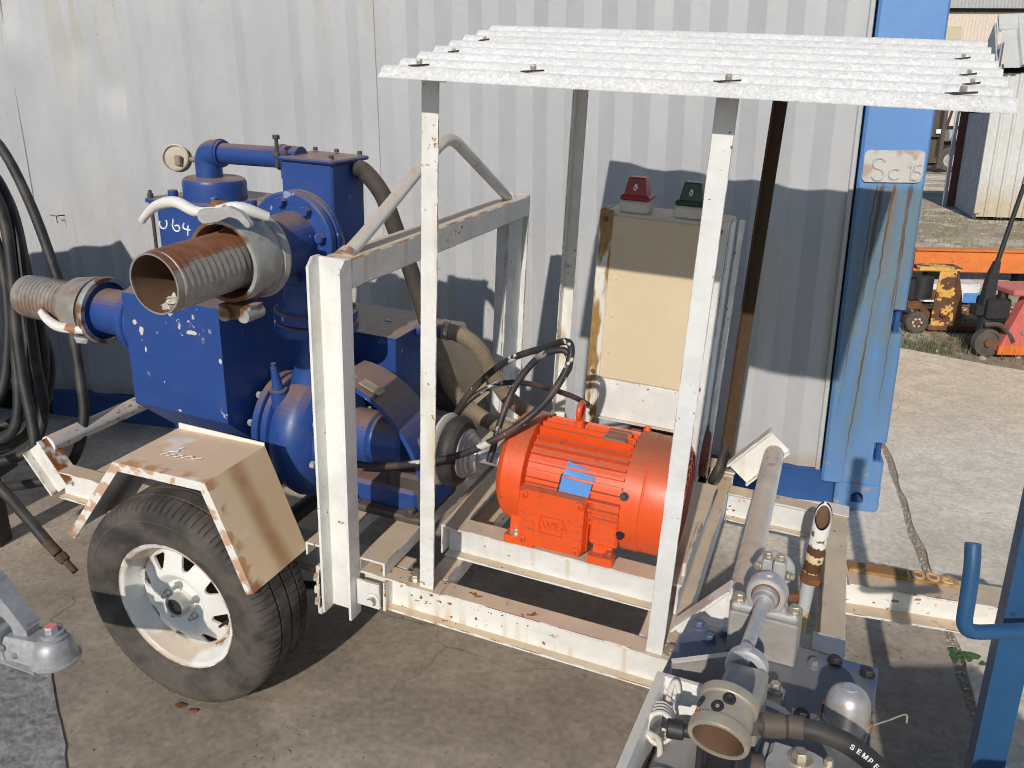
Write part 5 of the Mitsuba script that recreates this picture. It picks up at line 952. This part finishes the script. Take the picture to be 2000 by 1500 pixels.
add(eh, 'fitting', cat(cyl(a_-dv*.01, a_+dv*.045, .0165, 16, c=.002), hexn(a_+dv*.05, dv, .032, .028), cyl(a_+dv*.078, b_+dv*.005, .010, 14)), 'mat_rustdark')
P('mat_rustdark', lambda p, n, uv: mix(C3(.035, .024, .018), C3(.12, .065, .035), fbm(p.x*40, p.y*40, p.z*40)), .8)
hr = thing('hose_rack', 'dark steel rack holding the hanging hose coil', 'rack'); add(hr, 'upright', box(-2.03, -1.95, 2.80, 2.88, 0, 1.75), 'mat_black'); add(hr, 'arm', box(-2.02, -1.86, 2.72, 2.96, 1.39, 1.44), 'mat_black'); add(hr, 'tray', box(-2.02, -1.79, 2.40, 2.75, .36, .40), 'mat_black'); add(hr, 'lower_arm', cyl((-1.99, 2.84, .58), (-1.79, 2.43, .60), .02), 'mat_black')
add(hr, 'added_shade_body', box(-4.6, -2.24, 2.55, 3.25, .10, 1.47), 'mat_black')  # body added out of view, shades the container wall at the left

# ================================================================== BACKGROUND
ob = single('orange_beam', cat(box(0, 2.4, 0, .13, .10, .33, .006), box(0, 2.4, -.03, .16, .325, .345, .003)), 'mat_beam_orange', 'long bright orange steel beam lying on blocks across the dirt yard', 'beam', F=frame(unit([.985, -.17, 0]), unit([.17, .985, 0]), [0, 0, 1], [4.34, 8.84, -.04]))
for i in range(2): single('support_block', box(.15+i*.9, .30+i*.9, -.02, .16, -.05, .099, .01), 'mat_dark', ('dark timber block under the left end of the orange beam', 'dark timber block under the orange beam behind the black handle')[i], 'block', F=frame(unit([.985, -.17, 0]), unit([.17, .985, 0]), [0, 0, 1], [4.34, 8.84, -.04]), group='blocks under the orange beam')
FR[0] = frame([1, 0, 0], [0, 1, 0], [0, 0, 1], [3.72, 7.55, -.045])
wb = thing('white_cover', 'white and blue panel lying on the ground behind the pallet truck handle', 'panel')
add(wb, 'panel', hull([(0, 0, .03), (.62, -.03, .03), (.62, -.03, .20), (-.02, 0, .20), (0, .14, .03), (.62, .11, .03), (.60, .11, .22), (-.02, .14, .22)]), 'mat_white_clean'); add(wb, 'brown_inset', box(.02, .27, -.012, .0, .05, .15, .002), 'mat_rust'); add(wb, 'blue_end', box(.48, .622, -.05, .112, .028, .12, .003), 'mat_blueplastic')
add(wb, 'rest', box(.05, .55, .02, .1, 0, .03), 'mat_dark')
# yellow rusty pallet truck
FR[0] = frame(unit([1, -.12, 0]), unit([.12, 1, 0]), [0, 0, 1], [3.40, 6.45, -.045])
y1 = thing('pallet_truck', 'old yellow pallet truck with flaking rusty paint behind the container corner', 'pallet truck')
add(y1, 'upright_plate', hull([(x, y, z) for x, z, yy in ((-.03, .06, 0), (.14, .06, 0), (-.01, .50, 0), (.115, .50, 0)) for y in (0, .012)]), 'mat_pallet_yellow'); add(y1, 'side_web', hull([(x, y, z) for x, z in ((.142, .06), (.118, .50)) for y in (.0,)] + [(.25, .10, .06), (.22, .10, .30), (.15, .06, .50), (.14, .06, .06)]), 'mat_rust')
add(y1, 'top_bracket', box(-.17, .15, -.005, .20, .501, .53, .004), 'mat_pallet_yellow'); add(y1, 'pin', cat(cyl((.055, -.0, .165), (.055, -.03, .165), .030, 20), cyl((.055, -.03, .165), (.055, -.045, .165), .016, 16)), 'mat_pallet_yellow')
add(y1, 'fork', box(-.04, .72, .0, .16, .02, .0595, .004), 'mat_rust'); add(y1, 'fork', box(.10, .85, .42, .56, .05, .12, .004), 'mat_pallet_yellow')
add(y1, 'pump_body', cat(cyl((-.10, .10, .27), (-.10, .10, .44), .085, 24), box(-.24, -.14, .05, .17, .25, .42, .01)), 'mat_black'); add(y1, 'steer_arm', cat(sweep([(-.20, .10, .24), (-.12, .10, .22), (-.02, .10, .12), (.08, .10, .06)], .03, 8, 5), box(-.21, -.10, .02, .18, .18, .235, .01)), 'mat_rust')
wk = add(y1, 'steer_wheel', lathe([(.04, 0), (.080, 0), (.086, .006), (.086, .05), (.080, .056), (.04, .056)], (-.145, -.05, .090), (0, 1, 0), 36, closed=True), 'mat_greyrubber'); add(wk, 'spokes', cat(*[hull([np.array((-.145, -.044, .090)) + np.array((math.cos(a+o)*r, yy, math.sin(a+o)*r)) for r, o in ((.02, -.5), (.02, .5), (.078, -.16), (.078, .16)) for yy in (0, .03)]) for a in np.arange(6)*math.pi/3]), 'mat_offwhite')
add(y1, 'axle', cyl((-.145, -.055, .09), (-.145, .26, .09), .025), 'mat_rust')
add(y1, 'rusty_handle', cat(cyl((-.20, .16, .25), (-.24, .26, .72), .025, 12), box(-.28, -.18, .10, .2, .40, .62, .01)), 'mat_rust')
# red pallet truck with tall black handle
FR[0] = frame([1, 0, 0], [0, 1, 0], [0, 0, 1], [3.47, 5.72, -.045])
y2 = thing('pallet_truck', 'faded red pallet truck with a tall black handle at the right edge', 'pallet truck')
add(y2, 'body_plate', hull([(x, y, z) for x, z in ((.0, .055), (.60, .035), (.145, .46), (.60, .46)) for y in (-.06, .02)]), 'mat_pallet_red'); add(y2, 'top_flange', box(.02, .60, -.10, .30, .461, .50, .008), 'mat_pallet_red'); add(y2, 'lower_lip', hull([(x, y, z) for x, z in ((-.005, .035), (.60, .015), (.0, .10), (.60, .085)) for y in (-.072, -.0605)]), 'mat_beam_orange')
add(y2, 'pin', cat(lathe([(.012, 0), (.026, 0), (.026, .012), (.012, .012)], (.165, -.06, .20), (0, -1, 0), 20, closed=True), cyl((.165, -.06, .20), (.165, -.065, .20), .011)), 'mat_steel')
add(y2, 'fork', box(.2, 1.1, -.05, .5, .02, .055), 'mat_pallet_red')
wk = add(y2, 'steer_wheel', lathe([(0, .012), (.075, .012), (.080, 0), (.098, 0), (.100, .006), (.100, .06), (.09, .066), (0, .066)], (-.05, -.02, .105), (0, 1, 0), 40), 'mat_greyrubber'); add(wk, 'wheel_hub', cyl((-.05, -.03, .105), (-.05, 0, .105), .03, 20, c=.004), 'mat_rust')
add(y2, 'pump_body', cat(box(-.085, .08, .0, .18, .27, .42, .012), box(-.145, -.085, .03, .14, .29, .37, .01), cyl((.04, .06, .42), (.04, .06, .47), .035), cyl((-.05, .07, .10), (-.05, .07, .28), .05)), 'mat_black'); add(y2, 'fender_arm', sweep([(-.09, -.0, .235), (.0, -.03, .24), (.07, -.05, .17), (.10, -.055, .12)], .018, 8, 6), 'mat_goose')
add(y2, 'handle', cat(hull([(x, y, z) for x, y, z in ((-.105, .04, .36), (-.025, .04, .36), (-.105, .11, .36), (-.025, .11, .36), (-.085, .05, .58), (-.02, .05, .58), (-.085, .1, .58), (-.02, .1, .58), (-.055, .06, .68), (-.015, .06, .68), (-.055, .09, .68), (-.015, .09, .68))]), cyl((-.036, .075, .66), (.060, .075, 1.22), .017, 16, .015)), 'mat_black'); add(y2, 'hand_grip', cat(cyl((.058, .075, 1.21), (.066, .075, 1.27), .019, 14), hull([np.array((.068, .075, 1.31)) + np.array((a, b, c)) for a, b, c in ((-.02, -.01, -.05), (.02, -.01, -.05), (-.012, -.01, .0), (.022, -.01, .02), (-.02, .01, -.05), (.02, .01, -.05), (-.012, .01, .0), (.022, .01, .02))])), 'mat_steel')
FR[0] = WO
single('white_scrap', cat(hull([(2.63, 5.95, -.04), (2.80, 5.80, -.04), (2.64, 6.02, .05), (2.68, 5.93, .09), (2.82, 5.83, -.03)])), 'mat_offwhite', 'white scrap lying beside the foot of the blue post', 'scrap')
# corrugated shed
FR[0] = frame(unit([.937, -.35, 0]), unit([.35, .937, 0]), [0, 0, 1], [8.40, 15.07, 0])
sh = thing('metal_shed', 'small corrugated metal shed with a pitched roof and dark red door edge', 'shed')
def ribwall(L, z0, z1, ax, rib=.17, dpt=.028):
    pts = []; x = 0
    while x < L: pts += [(x, 0), (x+rib*.55, 0), (x+rib*.63, -dpt), (x+rib*.82, -dpt), (x+rib*.9, 0)]; x += rib
    V = [(p[0], p[1], z) for z in (z0, z1) for p in pts]; n = len(pts); i = np.arange(n-1)
    m = trimesh.Trimesh(np.array(V), np.vstack([np.stack([i, i+1, i+1+n], 1), np.stack([i, i+1+n, i+n], 1)]), process=False)
    if ax: m.vertices = np.stack([m.vertices[:, 1], m.vertices[:, 0], m.vertices[:, 2]], 1); m.invert()
    return m
add(sh, 'front_wall', ribwall(3.2, .02, 2.60, 0, .20), 'mat_shed', smooth=False); add(sh, 'side_wall', ribwall(2.7, -.02, 2.95, 1, .22), 'mat_shedside', smooth=False)
add(sh, 'corner_flashing', box(-.045, .05, -.045, .03, .08, 2.55), 'mat_shed'); add(sh, 'inner_shell', box(.01, 3.2, .01, 2.7, .05, 2.55), 'mat_dark')
add(sh, 'base_rail', box(.0, 3.2, .05, 2.7, -.02, .06), 'mat_dark')
rfm = ribwall(3.6, 0, 1.5, 0, .42, .06); tilt = math.radians(37); rfm.apply_transform(frame([1, 0, 0], [0, math.sin(tilt), -math.cos(tilt)], [0, math.cos(tilt), math.sin(tilt)], [.02, -.24, 2.52]))
rk = add(sh, 'roof', rfm, 'mat_shed', smooth=False); add(sh, 'gable_end', hull([(x, y, z) for x in (-.06, -.02) for y, z in ((.0, 2.55), (2.5, 2.55), (1.0, 3.35))]), 'mat_shedside'); add(rk, 'ridge_cap', hull([(x, y, z) for x in (-.02, 3.4) for y, z in ((.62, 3.22), (.98, 3.50), (1.05, 3.46), (.66, 3.17))]), 'mat_shed')
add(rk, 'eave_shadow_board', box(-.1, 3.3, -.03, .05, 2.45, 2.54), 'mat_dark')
add(sh, 'door_edge', box(-.16, -.03, 2.72, 2.80, -.02, 2.95), 'mat_darkred'); add(sh, 'door_frame', box(-.24, -.165, 2.86, 2.93, -.02, 2.98), 'mat_shedside')
# forklift far behind
FR[0] = frame([1, 0, 0], [0, 1, 0], [0, 0, 1], [15.95, 32.2, -.045])
fk = thing('forklift', 'dark grey forklift far behind the container corner beside the shed', 'forklift')
add(fk, 'mast', cat(*[box(x, x+.14, y, y+.2, .15, 4.0) for x in (-.32, .20) for y in (0, .22)], box(-.32, .34, .10, .25, .35, .55), box(-.32, .34, .1, .25, 1.3, 1.5), box(-.30, .32, .30, .33, .2, 3.0)), 'mat_greyrubber')
add(fk, 'fork', box(-.25, -.12, -1.1, .0, .06, .12), 'mat_black'); add(fk, 'fork', box(.12, .25, -1.1, .0, .06, .12), 'mat_black')
add(fk, 'body', cat(box(.40, 2.2, .5, 2.4, .55, 1.15, .05), box(.9, 1.9, .6, 2.2, 1.1, 1.7, .08)), 'mat_black'); add(fk, 'cab_frame', cat(cyl((.55, .6, 1.1), (1.0, .8, 2.9), .05), cyl((2.0, .8, 1.2), (1.9, .8, 2.9), .05), box(.9, 2.1, .7, 2.1, 2.86, 2.95)), 'mat_black'); add(fk, 'fuel_tank', cyl((.55, .3, 1.35), (1.0, .3, 1.35), .22), 'mat_shedside')
for x, yy in ((.80, .25), (2.3, .9)):
    wk = add(fk, 'wheel', lathe([(.26, .0), (.40, -.02), (.46, .02), (.48, .10), (.46, .26), (.26, .28)], (x, yy, .46), (0, 1, 0), 40, closed=True), 'mat_greyrubber'); rm = add(wk, 'rim', lathe([(0, .09), (.12, .09), (.14, .13), (.24, .13), (.27, .05), (.275, .05), (.275, .14), (0, .16)], (x, yy-.03, .46), (0, 1, 0), 40), 'mat_alu')
add(fk, 'white_sign', box(-.02, .16, -.01, .01, 1.42, 1.58), 'mat_chalk')
# warehouse
FR[0] = frame(unit([1, .02, 0]), unit([-.02, 1, 0]), [0, 0, 1], [12, 49.0, 0])
wh = thing('warehouse', 'large warehouse with grey upper and cream lower corrugated cladding far behind', 'warehouse')
add(wh, 'upper_cladding', ribwall(30, 7.9, 14, 0, .20, .05), 'mat_ware_top', smooth=False); add(wh, 'lower_cladding', placed(ribwall(30, 0, 7.75, 0, .20, .05), np.array([1., 0, 0]), np.array([0, 1., 0]), np.array([0, 0, 1.]), (0, .1, 0)), 'mat_ware_low', smooth=False)
add(wh, 'flashing', box(0, 30, -.12, .05, 7.74, 7.9), 'mat_dark'); add(wh, 'louvre_door', box(11.2, 13.0, .0, .12, 5.6, 7.0, .02), 'mat_ware_door'); add(wh, 'building_shell', box(0, 30, .25, 14, 0, 14), 'mat_dark')
